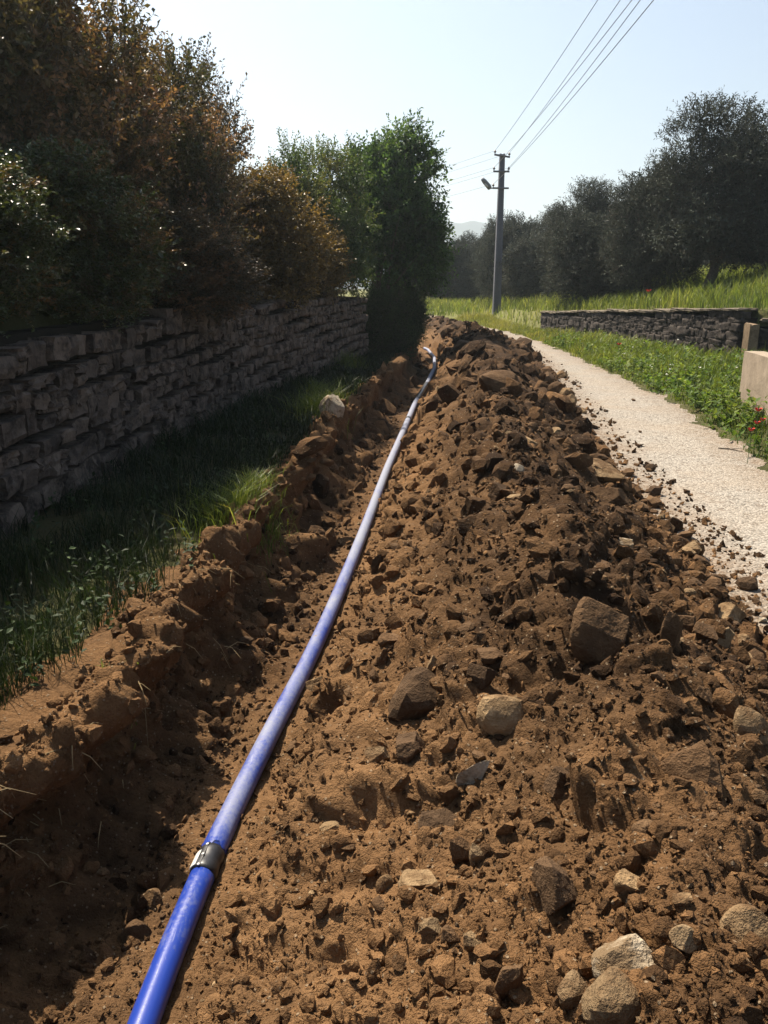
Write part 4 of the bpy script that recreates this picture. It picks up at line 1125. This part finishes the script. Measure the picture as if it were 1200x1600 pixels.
# bank beside the road
n = 42000
y = 4.5 * (40 / 4.5) ** rng.random(n); x = XR(y) + .02 + (np.minimum(XL(y) - .1, XR(y) + 6) - XR(y)) * rng.random(n) ** 1.15
keep = (x < XL(y) - .05) & (x < .52 * y + 1.5) & (rng.random(n) < .35 + sstep(.05, .35, x - XR(y) - .16 * perlin(np.stack([x, y, 0 * x], 1), .8, 3.0)))
x, y = x[keep], y[keep]; cl = perlin(np.stack([x, y, 0 * x], 1), 1.1, 8.0)
hgt = (.12 + .16 * sstep(.1, .9, x - XR(y)) - .03 * sstep(1.2, .2, XL(y) - x)) * (1 + .6 * cl)
grass('grass', 'tall mixed green grass on the bank beside the road', x, y, hgt, np.clip(.0045 * y / 4, .006, .02), .28 + .35 * cl + .018 * np.clip(y - 10, 0, 30) + .12 * rng.normal(size=len(x)), M_BANK_SUNLIT, .5, 4)
# meadow terrace above the low wall and beyond
n = 78000
y = 14.6 * (75 / 14.6) ** rng.random(n); x = -3 + (.56 * y + 3) * rng.random(n)
keep = ((x > XL(y) + .1) | (y > 41)) & (x > .02 * y - 1)
x, y = x[keep], y[keep]; cl = perlin(np.stack([x, y, 0 * x], 1), 2.2, 1.0)
grass('meadow_grass', 'yellowish tall meadow grass on the terrace above the low wall', x, y, .40 * (1 + .35 * cl), .0042 * y / 4 * .8, .5 + .4 * cl - .03 * np.clip(x - 7, 0, 12) * (y < 32) + .14 * rng.normal(size=len(x)), M_MEADOW, .45, 5)
# leafy weeds on the bank
n = 2600
y = 5.5 * (26 / 5.5) ** rng.random(n); x = XR(y) + .1 + 2.6 * rng.random(n) ** 1.2
cl = perlin(np.stack([x, y, 0 * x], 1), .9, 12.0)
keep = (cl > -.12) & (x < XL(y) - .2) & (x < .5 * y + 1.2); x, y, cl = x[keep], y[keep], cl[keep]
B = np.stack([x, y, H(x, y)], 1); D = unit(rng.normal(size=B.shape) * .5 + np.array((0, 0, 1.0)))
V, Fq, A = foliage(rng, B, D, (.16 + .22 * rng.random(len(x))) * (1 + .5 * cl), 10, .075, .05, np.clip(.45 + .5 * cl + rng.normal(size=len(x)) * .15, 0, 1), .1, 1.0, .15, .4, .7)
tag(link('weeds', mesh_np('weeds', V, Fq, {'rnd': A}), M_WEED), 'leafy green weeds crowding the road bank', 'weeds', kind='stuff')
# white flower heads among them
n = 28; k = rng.choice(len(x), n); fx = x[k] + rng.normal(size=n) * .05; fy = y[k] + rng.normal(size=n) * .05; fz = H(fx, fy) + .22 + .2 * rng.random(n)
V, Fq, nb = [], [], 0
for i in range(n):
    for j in range(5):
        c = np.array((fx[i], fy[i], fz[i])) + rng.normal(size=3) * (.018, .018, .006); s = .010 + .010 * rng.random(); a = rng.random() * 3
        e1 = np.array((math.cos(a), math.sin(a), rng.normal() * .3)) * s; e2 = np.array((-math.sin(a), math.cos(a), rng.normal() * .3)) * s
        V += [c - e1, c - e2 * .7, c + e1, c + e2 * .7]; Fq.append([nb, nb + 1, nb + 2, nb + 3]); nb += 4
tag(link('white_flowers', mesh_np('white flowers', V, Fq), M_FLOWER), 'small white flower heads among the weeds', 'flowers', kind='stuff')

def poppy(px, py, label, h=.35, s=.045):
    dv = ray(px, py); p, dp = at(px, py + 4)
    # stands where the line of sight is one stem height above the land
    ts = .6 * 1.003 ** np.arange(1500); q = dv[None] * ts[:, None]; q[:, 2] += CAM_H
    hit = np.where(q[:, 2] < H(q[:, 0], q[:, 1]) + h)[0]; c = q[hit[0]] if len(hit) else p
    t = empty('poppy', (c[0], c[1], float(H(c[0], c[1])[0]))); tag(t, label, 'poppy', 'red poppies in the grass')
    m = MB(); m.tube([(0, 0, 0), (.01, .005, h * .5), (0, 0, h - .01)], .003, 5); m.build('stem', M_STEM, t)
    for i in range(4):
        a = 6.283 * i / 4 + .3; m = MB(); vs, fs = [], []
        for r_, zz, w_ in ((.1, 0, .25), (.7, .25, .95), (1.15, .75, .8), (1.3, 1.05, .3)):
            for k in (-1, 0, 1):
                aa = a + k * w_ * .75; vs.append((math.cos(aa) * r_ * s, math.sin(aa) * r_ * s, h - .015 + zz * s + (0 if k else -.004)))
        for r_ in range(3):
            for k in range(2): fs.append((r_ * 3 + k, r_ * 3 + k + 1, r_ * 3 + k + 4, r_ * 3 + k + 3))
        m.add(vs, fs); m.build('petal', M_POPPY, t, True)
    m = MB(); m.tube([(0, 0, h - .02), (0, 0, h + .005), (0, 0, h + .015)], [.004, .009, .004], 6); m.build('seed_head', M_CER, t)
poppy(1013, 455, 'red poppy on the meadow terrace above the low wall', .5, .06)
poppy(967, 538, 'red poppy on the bank below the low wall', .45, .042)
poppy(1185, 640, 'red poppy in front of the concrete block, highest of four', .42, .032)
poppy(1192, 655, 'red poppy half hidden beside the highest one by the concrete block', .38, .024)
poppy(1183, 660, 'red poppy in the middle of those by the concrete block', .36, .026)
poppy(1174, 671, 'lowest red poppy near the road by the concrete block', .34, .027)

# twig on the road, roots and straw on the trench side
m = MB(); a, _ = at(1122, 702); b, _ = at(1162, 708)
m.tube([Vector(a) + Vector((0, 0, .012)), Vector(a).lerp(Vector(b), .5) + Vector((.0, .03, .02)), Vector(b) + Vector((0, 0, .012))], [.008, .007, .003], 6)
mid = Vector(a).lerp(Vector(b), .55) + Vector((0, .03, .02)); m.tube([mid, mid + Vector((.09, -.06, .02))], [.005, .002], 5)
tag(m.build('twig', M_BARK), 'thin dark twig lying on the road edge near the weeds', 'twig')
m = MB(); rg_ = random.Random(8)
cr = np.where((GU > -.72) & (GU < -.42) & (GRr > 1.6) & (GRr < 10) & vis & (GY > 0))[0]
for q in np.random.default_rng(5).choice(cr, 170):
    p = Vector(P[q]) + Vector(Nn[q]) * .005; d_ = Vector((rg_.uniform(0, .7), rg_.uniform(-.6, .6), rg_.uniform(-.8, .3))).normalized(); L = rg_.uniform(.04, .16)
    m.tube([p, p + d_ * L * .5, p + d_ * L + Vector((0, 0, -L * .35))], [.0022, .0018, .0008], 4, False)
tag(m.build('roots', M_STRAW), 'thin roots and straws hanging from the cut side of the trench', 'roots', kind='stuff')

# ---------------------------------------------------------------- haze
m = MB(); m.box((0, 1100, 74), (2600, 2400, 160))
hz = bpy.data.materials.new('haze'); hz.use_nodes = True; hz.node_tree.nodes.clear()
ho = hz.node_tree.nodes.new('ShaderNodeOutputMaterial'); hv = hz.node_tree.nodes.new('ShaderNodeVolumePrincipled')
hv.inputs['Color'].default_value = (.80, .93, 1.0, 1); hv.inputs['Density'].default_value = .0007; hv.inputs['Anisotropy'].default_value = .45
hz.node_tree.links.new(hv.outputs[0], ho.inputs['Volume'])
o = m.build('haze', hz); tag(o, 'thin pale summer haze over the whole valley', 'haze', kind='stuff')
